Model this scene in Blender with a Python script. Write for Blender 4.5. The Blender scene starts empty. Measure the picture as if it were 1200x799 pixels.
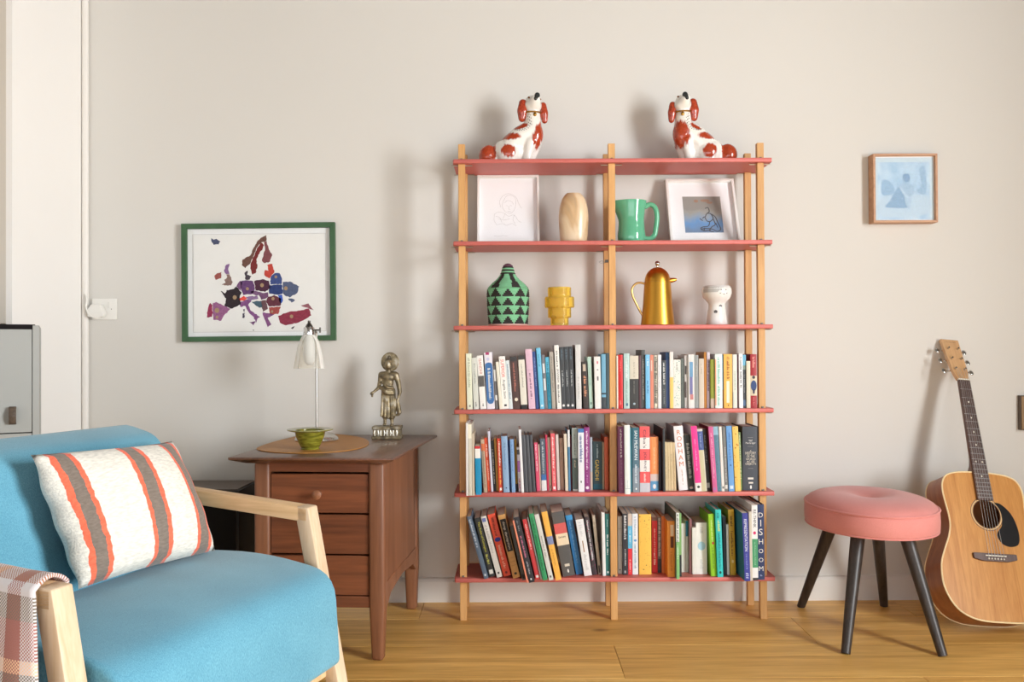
import bpy, bmesh, math, random
import numpy as np
from mathutils import Vector, Matrix, Euler, noise as mnoise
random.seed(7)
scene = bpy.context.scene
C = scene.collection
R = math.radians
# ------------------------------------------------------------------ camera
F_PX = 1049.0
CAM_H = 0.964
PITCH, ROLL = R(0.57), R(0.28)
cam_data = bpy.data.cameras.new('camera')
cam_data.sensor_fit = 'HORIZONTAL'; cam_data.sensor_width = 36.0
cam_data.lens = F_PX / 1200.0 * 36.0
cam_data.clip_start = 0.02
cam = bpy.data.objects.new('camera', cam_data); C.objects.link(cam)
CAM_ROT = Matrix.Rotation(R(90) + PITCH, 3, 'X') @ Matrix.Rotation(-ROLL, 3, 'Z')
cam.matrix_world = Matrix.Translation((0, 0, CAM_H)) @ CAM_ROT.to_4x4()
scene.camera = cam
# ------------------------------------------------------------------ light
world = bpy.data.worlds.new('world'); scene.world = world
world.use_nodes = True
bg = world.node_tree.nodes['Background']
bg.inputs['Color'].default_value = (0.92, 0.965, 1.03, 1)
bg.inputs['Strength'].default_value = 2.9
WX0, WX1, WZ0, WZ1, WXP = -0.35, 1.00, 0.55, 2.35, 2.80      # the window in the right wall
ld = bpy.data.lights.new('window_daylight', 'AREA')
ld.shape = 'RECTANGLE'; ld.size = WX1 - WX0 - 0.1; ld.size_y = WZ1 - WZ0 - 0.1
ld.energy = 185; ld.color = (0.955, 0.985, 1.0)
lo = bpy.data.objects.new('window_daylight', ld); C.objects.link(lo)
lo.location = (WXP + 0.12, (WX0 + WX1) / 2, (WZ0 + WZ1) / 2)
lo.rotation_euler = (R(90), 0, R(90))
vs = scene.view_settings
vs.view_transform = 'Standard'; vs.look = 'None'; vs.exposure = 0.17; vs.gamma = 1.0
vs.use_curve_mapping = False

# ------------------------------------------------------------------ projection helpers
def ray(px, py):
    return CAM_ROT @ Vector(((px - 600.0) / F_PX, (399.5 - py) / F_PX, -1.0))
def at(px, py, d):
    """point at depth d (world y) seen at a photograph pixel"""
    v = ray(px, py); t = d / v.y
    return Vector((v.x * t, d, CAM_H + v.z * t))
def atz(px, py, z):
    v = ray(px, py); t = (z - CAM_H) / v.z
    return Vector((v.x * t, v.y * t, z))

# ------------------------------------------------------------------ materials
def lin(c):
    def f(u):
        u /= 255.0
        return u / 12.92 if u <= 0.04045 else ((u + 0.055) / 1.055) ** 2.4
    return (f(c[0]), f(c[1]), f(c[2]), 1.0)
MATS = {}
def mat(name, col, rough=0.5, metal=0.0, var=0.06, scale=30.0, bump=0.0, bscale=200.0, stretch=None, trans=0.0, coat=0.0, spec=0.5, ior=1.45, sheen=0.0):
    """plain surface: a base colour with faint procedural variation and fine relief"""
    if name in MATS: return MATS[name]
    m = bpy.data.materials.new(name); m.use_nodes = True
    nt = m.node_tree; N = nt.nodes; L = nt.links
    p = N['Principled BSDF']
    p.inputs['Roughness'].default_value = rough
    p.inputs['Metallic'].default_value = metal
    p.inputs['IOR'].default_value = ior
    p.inputs['Specular IOR Level'].default_value = spec
    p.inputs['Transmission Weight'].default_value = trans
    p.inputs['Coat Weight'].default_value = coat
    if sheen:
        p.inputs['Sheen Weight'].default_value = sheen
    c = lin(col)
    tc = N.new('ShaderNodeTexCoord')
    src = tc.outputs['Object']
    if stretch:
        mp = N.new('ShaderNodeMapping'); mp.inputs['Scale'].default_value = stretch
        L.new(src, mp.inputs['Vector']); src = mp.outputs['Vector']
    nz = N.new('ShaderNodeTexNoise'); nz.inputs['Scale'].default_value = scale; nz.inputs['Detail'].default_value = 3
    L.new(src, nz.inputs['Vector'])
    rp = N.new('ShaderNodeValToRGB')
    rp.color_ramp.elements[0].position = 0.3; rp.color_ramp.elements[1].position = 0.7
    rp.color_ramp.elements[0].color = tuple(min(1, k * (1 - var)) for k in c[:3]) + (1,)
    rp.color_ramp.elements[1].color = tuple(min(1, k * (1 + var)) for k in c[:3]) + (1,)
    L.new(nz.outputs['Fac'], rp.inputs['Fac']); L.new(rp.outputs['Color'], p.inputs['Base Color'])
    if bump:
        n2 = N.new('ShaderNodeTexNoise'); n2.inputs['Scale'].default_value = bscale; n2.inputs['Detail'].default_value = 2
        L.new(src, n2.inputs['Vector'])
        b = N.new('ShaderNodeBump'); b.inputs['Strength'].default_value = bump; b.inputs['Distance'].default_value = 0.002
        L.new(n2.outputs['Fac'], b.inputs['Height']); L.new(b.outputs['Normal'], p.inputs['Normal'])
    MATS[name] = m
    return m
def wood(name, dark, light, axis='X', scale=6.0, rough=0.45, per_object=0.0, knots=False, bump=0.08, coat=0.0):
    """long-grained wood; axis is the grain direction in object space"""
    if name in MATS: return MATS[name]
    m = bpy.data.materials.new(name); m.use_nodes = True
    nt = m.node_tree; N = nt.nodes; L = nt.links
    p = N['Principled BSDF']; p.inputs['Roughness'].default_value = rough
    p.inputs['Coat Weight'].default_value = coat
    tc = N.new('ShaderNodeTexCoord')
    mp = N.new('ShaderNodeMapping')
    s = [1.0, 1.0, 1.0]; s['XYZ'.index(axis)] = 0.07
    mp.inputs['Scale'].default_value = s
    oi = N.new('ShaderNodeObjectInfo')
    ad = N.new('ShaderNodeVectorMath'); ad.operation = 'ADD'
    mu = N.new('ShaderNodeVectorMath'); mu.operation = 'SCALE'; mu.inputs['Scale'].default_value = 17.0
    cb = N.new('ShaderNodeCombineXYZ')
    for i in range(3): L.new(oi.outputs['Random'], cb.inputs[i])
    L.new(cb.outputs['Vector'], mu.inputs[0])
    L.new(tc.outputs['Object'], ad.inputs[0]); L.new(mu.outputs['Vector'], ad.inputs[1])
    L.new(ad.outputs['Vector'], mp.inputs['Vector'])
    n1 = N.new('ShaderNodeTexNoise'); n1.inputs['Scale'].default_value = scale * 2.2; n1.inputs['Detail'].default_value = 5
    n1.inputs['Distortion'].default_value = 1.6
    n2 = N.new('ShaderNodeTexNoise'); n2.inputs['Scale'].default_value = scale * 22; n2.inputs['Detail'].default_value = 3
    L.new(mp.outputs['Vector'], n1.inputs['Vector']); L.new(mp.outputs['Vector'], n2.inputs['Vector'])
    mx = N.new('ShaderNodeMix'); mx.data_type = 'FLOAT'; mx.inputs[0].default_value = 0.35
    L.new(n1.outputs['Fac'], mx.inputs[2]); L.new(n2.outputs['Fac'], mx.inputs[3])
    rp = N.new('ShaderNodeValToRGB')
    rp.color_ramp.elements[0].position = 0.32; rp.color_ramp.elements[1].position = 0.66
    rp.color_ramp.elements[0].color = lin(dark); rp.color_ramp.elements[1].color = lin(light)
    L.new(mx.outputs[0], rp.inputs['Fac'])
    col = rp.outputs['Color']
    if knots:
        vo = N.new('ShaderNodeTexVoronoi'); vo.inputs['Scale'].default_value = 2.1
        mk = N.new('ShaderNodeMapping'); mk.inputs['Scale'].default_value = (0.75, 1.35, 1)
        L.new(ad.outputs['Vector'], mk.inputs['Vector']); L.new(mk.outputs['Vector'], vo.inputs['Vector'])
        kr = N.new('ShaderNodeValToRGB')
        kr.color_ramp.elements[0].position = 0.012; kr.color_ramp.elements[0].color = (0.34, 0.26, 0.2, 1)
        kr.color_ramp.elements[1].position = 0.06; kr.color_ramp.elements[1].color = (1, 1, 1, 1)
        L.new(vo.outputs['Distance'], kr.inputs['Fac'])
        mm = N.new('ShaderNodeMix'); mm.data_type = 'RGBA'; mm.blend_type = 'MULTIPLY'; mm.inputs[0].default_value = 0.8
        L.new(col, mm.inputs[6]); L.new(kr.outputs['Color'], mm.inputs[7]); col = mm.outputs[2]
    if per_object:
        hv = N.new('ShaderNodeHueSaturation')
        mr = N.new('ShaderNodeMapRange'); mr.inputs[3].default_value = 1 - per_object; mr.inputs[4].default_value = 1 + per_object
        L.new(oi.outputs['Random'], mr.inputs[0]); L.new(mr.outputs[0], hv.inputs['Value']); L.new(col, hv.inputs['Color'])
        col = hv.outputs['Color']
    L.new(col, p.inputs['Base Color'])
    if bump:
        b = N.new('ShaderNodeBump'); b.inputs['Strength'].default_value = bump; b.inputs['Distance'].default_value = 0.002
        L.new(mx.outputs[0], b.inputs['Height']); L.new(b.outputs['Normal'], p.inputs['Normal'])
    MATS[name] = m
    return m
def fabric(name, dark, light, scale=420.0, rough=0.95, bump=0.5, sheen=0.2, stretch=(1, 1, 1), var_scale=5.0):
    if name in MATS: return MATS[name]
    m = bpy.data.materials.new(name); m.use_nodes = True
    nt = m.node_tree; N = nt.nodes; L = nt.links
    p = N['Principled BSDF']; p.inputs['Roughness'].default_value = rough
    p.inputs['Sheen Weight'].default_value = sheen; p.inputs['Specular IOR Level'].default_value = 0.2
    tc = N.new('ShaderNodeTexCoord'); mp = N.new('ShaderNodeMapping'); mp.inputs['Scale'].default_value = stretch
    L.new(tc.outputs['Object'], mp.inputs['Vector'])
    n1 = N.new('ShaderNodeTexNoise'); n1.inputs['Scale'].default_value = scale; n1.inputs['Detail'].default_value = 2
    n2 = N.new('ShaderNodeTexNoise'); n2.inputs['Scale'].default_value = var_scale
    L.new(mp.outputs['Vector'], n1.inputs['Vector']); L.new(tc.outputs['Object'], n2.inputs['Vector'])
    mx = N.new('ShaderNodeMix'); mx.data_type = 'FLOAT'; mx.inputs[0].default_value = 0.35
    L.new(n1.outputs['Fac'], mx.inputs[2]); L.new(n2.outputs['Fac'], mx.inputs[3])
    rp = N.new('ShaderNodeValToRGB')
    rp.color_ramp.elements[0].position = 0.36; rp.color_ramp.elements[1].position = 0.64
    rp.color_ramp.elements[0].color = lin(dark); rp.color_ramp.elements[1].color = lin(light)
    L.new(mx.outputs[0], rp.inputs['Fac']); L.new(rp.outputs['Color'], p.inputs['Base Color'])
    b = N.new('ShaderNodeBump'); b.inputs['Strength'].default_value = bump; b.inputs['Distance'].default_value = 0.001
    L.new(n1.outputs['Fac'], b.inputs['Height']); L.new(b.outputs['Normal'], p.inputs['Normal'])
    MATS[name] = m
    return m
def flat(col, rough=0.6):
    """print, paper or painted card in one colour"""
    return mat('paint_%02x%02x%02x' % tuple(int(k) for k in col), col, rough, var=0.03, scale=60)
def vcol_mat(name, rough=0.2, coat=0.5, bump=0.0, bscale=90):
    if name in MATS: return MATS[name]
    m = bpy.data.materials.new(name); m.use_nodes = True
    nt = m.node_tree; N = nt.nodes; L = nt.links
    p = N['Principled BSDF']; p.inputs['Roughness'].default_value = rough; p.inputs['Coat Weight'].default_value = coat
    p.inputs['Coat Roughness'].default_value = 0.08
    a = N.new('ShaderNodeAttribute'); a.attribute_name = 'Col'
    L.new(a.outputs['Color'], p.inputs['Base Color'])
    if bump:
        tc = N.new('ShaderNodeTexCoord')
        n = N.new('ShaderNodeTexNoise'); n.inputs['Scale'].default_value = bscale
        L.new(tc.outputs['Object'], n.inputs['Vector'])
        b = N.new('ShaderNodeBump'); b.inputs['Strength'].default_value = bump; b.inputs['Distance'].default_value = 0.003
        L.new(n.outputs['Fac'], b.inputs['Height']); L.new(b.outputs['Normal'], p.inputs['Normal'])
    MATS[name] = m
    return m

# ------------------------------------------------------------------ mesh helpers
class MB:
    """collects shapes; build() links them as one mesh object"""
    def __init__(self): self.v = []; self.f = []; self.m = []; self.mi = 0
    def add(self, vs, fs):
        o = len(self.v); self.v += [tuple(p) for p in vs]
        for f in fs: self.f.append(tuple(i + o for i in f)); self.m.append(self.mi)
        return self
    def box(self, x0, x1, y0, y1, z0, z1):
        return self.add([(x0,y0,z0),(x1,y0,z0),(x1,y1,z0),(x0,y1,z0),(x0,y0,z1),(x1,y0,z1),(x1,y1,z1),(x0,y1,z1)],
                        [(3,2,1,0),(4,5,6,7),(0,1,5,4),(1,2,6,5),(2,3,7,6),(3,0,4,7)])
    def prism(self, poly, a0, a1, plane='XZ'):
        """polygon (2d) extruded along the missing axis from a0 to a1"""
        n = len(poly); vs = []
        for a in (a0, a1):
            for (p, q) in poly:
                vs.append({'XZ': (p, a, q), 'XY': (p, q, a), 'YZ': (a, p, q)}[plane])
        fs = [tuple(range(n)), tuple(range(2*n-1, n-1, -1))]
        for i in range(n):
            j = (i + 1) % n; fs.append((i, i + n, j + n, j))
        return self.add(vs, fs)
    def tube(self, pts, rad, seg=10, closed=False, cap=True):
        pts = [Vector(p) for p in pts]; n = len(pts)
        rs = rad if isinstance(rad, (list, tuple)) else [rad] * n
        vs = []; up = None
        for i in range(n):
            if closed: t = pts[(i+1) % n] - pts[i-1]
            else: t = pts[min(i+1, n-1)] - pts[max(i-1, 0)]
            t.normalize()
            if up is None:
                up = Vector((0,0,1)) if abs(t.z) < 0.9 else Vector((1,0,0))
            a = t.cross(up)
            if a.length < 1e-6: a = t.cross(Vector((0,1,0)))
            a.normalize(); b = a.cross(t).normalized(); up = b
            for k in range(seg):
                th = 2*math.pi*k/seg
                vs.append(pts[i] + (a*math.cos(th) + b*math.sin(th))*rs[i])
        fs = []
        for i in range(n if closed else n-1):
            j = (i+1) % n
            for k in range(seg):
                l = (k+1) % seg
                fs.append((i*seg+k, i*seg+l, j*seg+l, j*seg+k))
        if cap and not closed:
            fs.append(tuple(range(seg-1, -1, -1))); fs.append(tuple(range((n-1)*seg, n*seg)))
        return self.add(vs, fs)
    def lathe(self, prof, seg=40, cx=0, cy=0, sx=1, sy=1, cap=True):
        """profile of (r, z) turned about the vertical through cx, cy"""
        n = len(prof); vs = []
        for r, z in prof:
            for k in range(seg):
                th = 2*math.pi*k/seg
                vs.append((cx + r*sx*math.cos(th), cy + r*sy*math.sin(th), z))
        fs = []
        for i in range(n-1):
            for k in range(seg):
                l = (k+1) % seg
                fs.append((i*seg+k, i*seg+l, (i+1)*seg+l, (i+1)*seg+k))
        if cap and prof[0][0] > 1e-5: fs.append(tuple(range(seg-1, -1, -1)))
        if cap and prof[-1][0] > 1e-5: fs.append(tuple(range((n-1)*seg, n*seg)))
        return self.add(vs, fs)
    def ball(self, c, r, seg=12, rings=8):
        c = Vector(c); rr = r if isinstance(r, (tuple, list)) else (r, r, r)
        vs = [c + Vector((0,0,-rr[2]))]
        for i in range(1, rings):
            ph = -math.pi/2 + math.pi*i/rings
            for k in range(seg):
                th = 2*math.pi*k/seg
                vs.append(c + Vector((rr[0]*math.cos(ph)*math.cos(th), rr[1]*math.cos(ph)*math.sin(th), rr[2]*math.sin(ph))))
        vs.append(c + Vector((0,0,rr[2]))); fs = []
        for k in range(seg): fs.append((0, 1+(k+1) % seg, 1+k))
        for i in range(rings-2):
            for k in range(seg):
                l = (k+1) % seg; fs.append((1+i*seg+k, 1+i*seg+l, 1+(i+1)*seg+l, 1+(i+1)*seg+k))
        top = len(vs)-1; b = 1+(rings-2)*seg
        for k in range(seg): fs.append((top, b+k, b+(k+1) % seg))
        return self.add(vs, fs)
    def ribbon(self, pts, w, y, plane='XZ'):
        """thin flat stroke in the x-z plane at depth y"""
        pts = [Vector((p[0], p[1])) for p in pts]; vs = []; fs = []
        for i, p in enumerate(pts):
            t = pts[min(i+1, len(pts)-1)] - pts[max(i-1, 0)]
            t = t.normalized() if t.length > 1e-9 else Vector((1, 0))
            n = Vector((-t.y, t.x)) * w / 2
            vs += [(p.x+n.x, y, p.y+n.y), (p.x-n.x, y, p.y-n.y)]
        for i in range(len(pts)-1): fs.append((2*i, 2*i+1, 2*i+3, 2*i+2))
        return self.add(vs, fs)
    def build(self, name, mats, parent=None, smooth=False, bevel=0.0, bseg=2, mtx=None, fixn=True, angle=None):
        me = bpy.data.meshes.new(name); me.from_pydata(self.v, [], self.f)
        if not isinstance(mats, (list, tuple)): mats = [mats]
        for q in mats: me.materials.append(q)
        me.polygons.foreach_set('material_index', self.m)
        if mtx is not None: me.transform(mtx)
        if fixn or bevel:
            bm = bmesh.new(); bm.from_mesh(me)
            bmesh.ops.remove_doubles(bm, verts=bm.verts, dist=1e-6)
            if fixn: bmesh.ops.recalc_face_normals(bm, faces=bm.faces)
            if bevel:
                ed = [e for e in bm.edges if len(e.link_faces) == 2 and e.calc_face_angle(0) > R(28)]
                bmesh.ops.bevel(bm, geom=ed, offset=bevel, segments=bseg, profile=0.5, affect='EDGES', clamp_overlap=True)
            bm.to_mesh(me); bm.free()
        me.update()
        if smooth or bevel:
            me.polygons.foreach_set('use_smooth', [True]*len(me.polygons))
            me.set_sharp_from_angle(angle=R(angle if angle else 38))
        o = bpy.data.objects.new(name, me); C.objects.link(o)
        if parent is not None: o.parent = parent
        return o
def tag(o, label=None, cat=None, group=None, kind=None):
    if label: o['label'] = label
    if cat: o['category'] = cat
    if group: o['group'] = group
    if kind: o['kind'] = kind
    return o
def thing(name, label, cat, loc=(0,0,0), rz=0.0, group=None):
    o = bpy.data.objects.new(name, None); C.objects.link(o)
    o.empty_display_size = 0.05
    o.location = loc; o.rotation_euler = (0, 0, rz)
    return tag(o, label, cat, group)
def copy_tree(o, parent=None):
    c = o.copy(); C.objects.link(c); c.parent = parent
    for ch in list(o.children): copy_tree(ch, c)
    return c
def spline(pts, n=8, closed=False):
    """Catmull-Rom through the points"""
    P = [Vector(p) for p in pts]; out = []; m = len(P)
    for i in range(m if closed else m-1):
        if closed: a, b, c, d = P[i-1], P[i], P[(i+1) % m], P[(i+2) % m]
        else: a, b, c, d = P[max(i-1,0)], P[i], P[i+1], P[min(i+2,m-1)]
        for k in range(n):
            t = k/n
            out.append(0.5*((2*b) + (c-a)*t + (2*a-5*b+4*c-d)*t*t + (3*b-a-3*c+d)*t**3))
    if not closed: out.append(P[-1])
    return out
TXT = {}
def text_mb(s):
    """flat letters of a word: vertices (x, y), faces, width, height"""
    if s in TXT: return TXT[s]
    cu = bpy.data.curves.new('letters', 'FONT'); cu.body = s; cu.resolution_u = 3; cu.align_x = 'LEFT'
    o = bpy.data.objects.new('letters', cu)
    me = bpy.data.meshes.new_from_object(o)
    vs = [(v.co.x, v.co.y) for v in me.vertices]; fs = [tuple(p.vertices) for p in me.polygons]
    bpy.data.meshes.remove(me); bpy.data.objects.remove(o); bpy.data.curves.remove(cu)
    xs = [v[0] for v in vs]; ys = [v[1] for v in vs]
    vs = [(x-min(xs), y-min(ys)) for x, y in vs]
    TXT[s] = (vs, fs, max(xs)-min(xs), max(ys)-min(ys))
    return TXT[s]
def remesh(mb, voxel, smooth=5, name='body'):
    """union of overlapping solids as one continuous skin"""
    me = bpy.data.meshes.new(name); me.from_pydata(mb.v, [], mb.f); me.update()
    o = bpy.data.objects.new(name, me); C.objects.link(o)
    r = o.modifiers.new('r', 'REMESH'); r.mode = 'VOXEL'; r.voxel_size = voxel
    if smooth:
        s = o.modifiers.new('s', 'SMOOTH'); s.iterations = smooth; s.factor = 0.5
    dg = bpy.context.evaluated_depsgraph_get(); dg.update()
    out = bpy.data.meshes.new_from_object(o.evaluated_get(dg))
    bpy.data.objects.remove(o); bpy.data.meshes.remove(me)
    out.name = name
    out.polygons.foreach_set('use_smooth', [True]*len(out.polygons))
    return out
def limb(mb, pts, rads, n=7, flat=1.0):
    """tapering chain of balls"""
    for i in range(len(pts)-1):
        a, b = Vector(pts[i]), Vector(pts[i+1])
        for k in range(n+1):
            t = k/n; r = rads[i]*(1-t)+rads[i+1]*t
            mb.ball(a.lerp(b, t), (r, r*flat, r), 12, 8)
# ================================================================== the room
WALL_Y = 3.45; CEIL = 3.05
m_wall = mat('wall_paint', (219, 216, 210), 0.85, var=0.012, scale=1.2, bump=0.06, bscale=60, spec=0.25)
m_white = mat('white_paint', (236, 232, 226), 0.5, var=0.012, scale=3, spec=0.4)
m_skirt = mat('skirting_paint', (228, 224, 217), 0.55, var=0.015, scale=4)
def struct(name, mb, m, **k):
    return tag(mb.build(name, m, **k), kind='structure')
struct('wall_back', MB().box(-3.0, WXP+0.12, WALL_Y, WALL_Y+0.12, -0.02, CEIL), m_wall)
struct('wall_left', MB().box(-3.12, -3.0, -1.6, WALL_Y+0.12, -0.02, CEIL), m_wall)
wr = MB()
wr.box(WXP, WXP+0.12, WX1, WALL_Y, -0.02, CEIL); wr.box(WXP, WXP+0.12, -1.6, WX0, -0.02, CEIL)
wr.box(WXP, WXP+0.12, WX0, WX1, -0.02, WZ0); wr.box(WXP, WXP+0.12, WX0, WX1, WZ1, CEIL)
m_wall2 = mat('low_bounce_wall', (156, 154, 150), 0.9, var=0.012, scale=1.2)  # invented darker tone for unseen walls, to cut bounced light
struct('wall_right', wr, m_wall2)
struct('ceiling', MB().box(-3.12, WXP+0.12, -1.6, WALL_Y+0.12, CEIL, CEIL+0.12), mat('low_bounce_ceiling', (120, 117, 112), 0.9, var=0.01))  # unseen ceiling darkened to keep bounce off the upper back wall
wfr = MB()
wfr.box(-3.12, -2.3, -1.72, -1.6, -0.02, CEIL); wfr.box(1.9, WXP+0.12, -1.72, -1.6, -0.02, CEIL); wfr.box(-2.3, 1.9, -1.72, -1.6, 1.25, CEIL)
struct('added_wall_front', wfr, m_wall2)  # unseen wall added; its low opening limits fill on the upper back wall
wf = MB(); t_ = 0.05
wf.box(WXP+0.02, WXP+0.08, WX0, WX0+t_, WZ0, WZ1); wf.box(WXP+0.02, WXP+0.08, WX1-t_, WX1, WZ0, WZ1)
wf.box(WXP+0.02, WXP+0.08, WX0+t_, WX1-t_, WZ0, WZ0+t_); wf.box(WXP+0.02, WXP+0.08, WX0+t_, WX1-t_, WZ1-t_, WZ1)
struct('window_1', wf, m_white)
bb = MB().prism([(WALL_Y, 0.0), (WALL_Y-0.016, 0.0), (WALL_Y-0.016, 0.078), (WALL_Y-0.010, 0.088), (WALL_Y, 0.092)], -1.66, WXP, 'YZ')
struct('baseboard_back', bb, m_skirt)
# floor of wide oak planks, each a board of its own over a dark bed
floor = struct('floor', MB().box(-3.0, WXP, -1.6, WALL_Y, -0.06, -0.0115), mat('plank_joint', (74, 50, 30), 0.9))
m_oak = wood('oak_floor', (192, 138, 62), (244, 196, 112), 'X', 5.0, 0.42, per_object=0.09, knots=True, bump=0.06)
rows = [3.45, 3.22]
while rows[-1] > -1.55: rows.append(rows[-1] - 0.293)
first = {0: [-2.3, -0.34, 1.45], 1: [-1.15, 0.995], 2: [-1.75, 0.327, 2.3], 3: [-0.9, 1.2]}
prng = random.Random(3)
for i in range(len(rows)-1):
    cuts = first.get(i)
    if cuts is None:
        s = -3.0 + prng.uniform(0.4, 1.9); cuts = []
        while s < WXP: cuts.append(s); s += prng.uniform(1.7, 2.2)
    ed = [-3.0] + [c for c in cuts if -3 < c < WXP] + [WXP]
    for a, b in zip(ed[:-1], ed[1:]):
        o = MB().box(a+0.0008, b-0.0008, max(rows[i+1], -1.6)+0.0009, rows[i]-0.0009, -0.012, 0).build('plank', m_oak, floor, bevel=0.0006, bseg=1)
# built-in wardrobe on the left: its bright side runs to the back wall
wx = at(98, 400, WALL_Y).x
dfr = abs(wx) / abs((14-600)/F_PX)
wr_t = thing('wardrobe', 'tall built-in wardrobe with a plain cream side panel beside the socket', 'wardrobe', (wx, dfr, 0))
m_wside = mat('wardrobe_side_lit', (246, 243, 239), 0.6, var=0.012, scale=2)  # side colour lightened to stand in for direct window light
m_wfront = mat('wardrobe_front', (214, 206, 194), 0.6, var=0.015, scale=2)
z380 = at(10, 379, dfr).z; z16 = at(4, 16, dfr).z
dep = WALL_Y - dfr - 0.001
MB().box(-0.02, 0, 0.0, dep, 0, CEIL-0.005).build('side_panel', m_wside, wr_t)
MB().box(-0.8, -0.0201, 0.03, dep, z380, CEIL-0.005).build('carcass', m_wfront, wr_t)
MB().box(-0.8, -0.0201, dep-0.03, dep, 0, z380-0.001).build('niche_back', mat('niche_shade', (58, 46, 42), 0.8), wr_t)  # shade of the open niche painted as a dark back
MB().box(-0.042, -0.0202, -0.001, 0.0295, z380, CEIL-0.005).build('stile', m_wfront, wr_t)
MB().box(-0.8, -0.0440, 0.004, 0.0295, z380, z16-0.004).build('door', m_wfront, wr_t, bevel=0.0015)
MB().box(-0.8, -0.0440, 0.004, 0.0295, z16+0.004, CEIL-0.005).build('upper_door', m_wfront, wr_t, bevel=0.0015)
tr = MB(); tr.tube([(wx+0.013, WALL_Y-0.0135, 0.0), (wx+0.013, WALL_Y-0.0135, CEIL-0.005)], 0.0125, 12)
struct('trim_1', tr, m_white, smooth=True)
# ================================================================== bookshelf
DF, DB = 3.18, 3.41                  # shelf board front and back
PF, PBK = 3.200, 3.372               # front faces of the two rows of posts
m_pink = mat('coral_paint', (205, 110, 102), 0.5, var=0.03, scale=8, bump=0.03, bscale=300)
m_beech = wood('beech_post', (196, 143, 84), (222, 173, 112), 'Z', 9.0, 0.5, per_object=0.04, bump=0.05)
m_steel = mat('steel', (188, 188, 186), 0.3, 0.9, var=0.04)
SH_TOPY = [185.5, 281.8, 380.8, 479.3, 576.8, 677.0]       # photograph rows of the boards' front upper edges (mid-width)
SZ = [at(718, y, DF).z for y in SH_TOPY]
TH = 0.0145
shelf = thing('bookshelf', 'open six-tier bookshelf with coral boards on slim oak posts', 'bookshelf', (at(718, 480, PF).x, PF, 0))
ox = shelf.location.x
xl, xr = at(531.5, 440, DF).x - ox, at(907.5, 440, DF).x - ox
for z in SZ:
    b = MB(); c = 0.012
    b.prism([(xl+c*0.3, DF-PF), (xr-c*0.3, DF-PF), (xr, DF-PF+c), (xr, DB-PF-c), (xr-c, DB-PF), (xl+c, DB-PF), (xl, DB-PF-c), (xl, DF-PF+c)], z-TH, z, 'XY')
    b.build('shelf_board', m_pink, shelf, bevel=0.0012, bseg=1)
PXC = [at(542, 450, PF).x - ox, at(718.3, 450, PF).x - ox, at(893.2, 450, PF).x - ox]
PW, PD = 0.0245, 0.022
ztop = at(717, 168, PF).z
for k, px in enumerate(PXC):
    for y0 in (0.0, PBK-PF):
        MB().box(px-PW/2, px+PW/2, y0, y0+PD, 0.0, ztop).build('post', m_beech, shelf, bevel=0.0012, bseg=1)
        for z in SZ:
            MB().tube([(px-0.038, y0+PD/2, z-TH-0.003), (px+0.038, y0+PD/2, z-TH-0.003)], 0.0022, 8).build('support_rod', m_steel, shelf, smooth=True)
    for z in SZ:
        MB().box(px-0.004, px+0.004, -0.004, 0.0, z, z+0.006).build('bolt', mat('bolt_steel', (120, 116, 110), 0.4, 0.7), shelf, bevel=0.001, bseg=1)
def sh_x(px, py, d): return at(px, py, d).x

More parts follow.
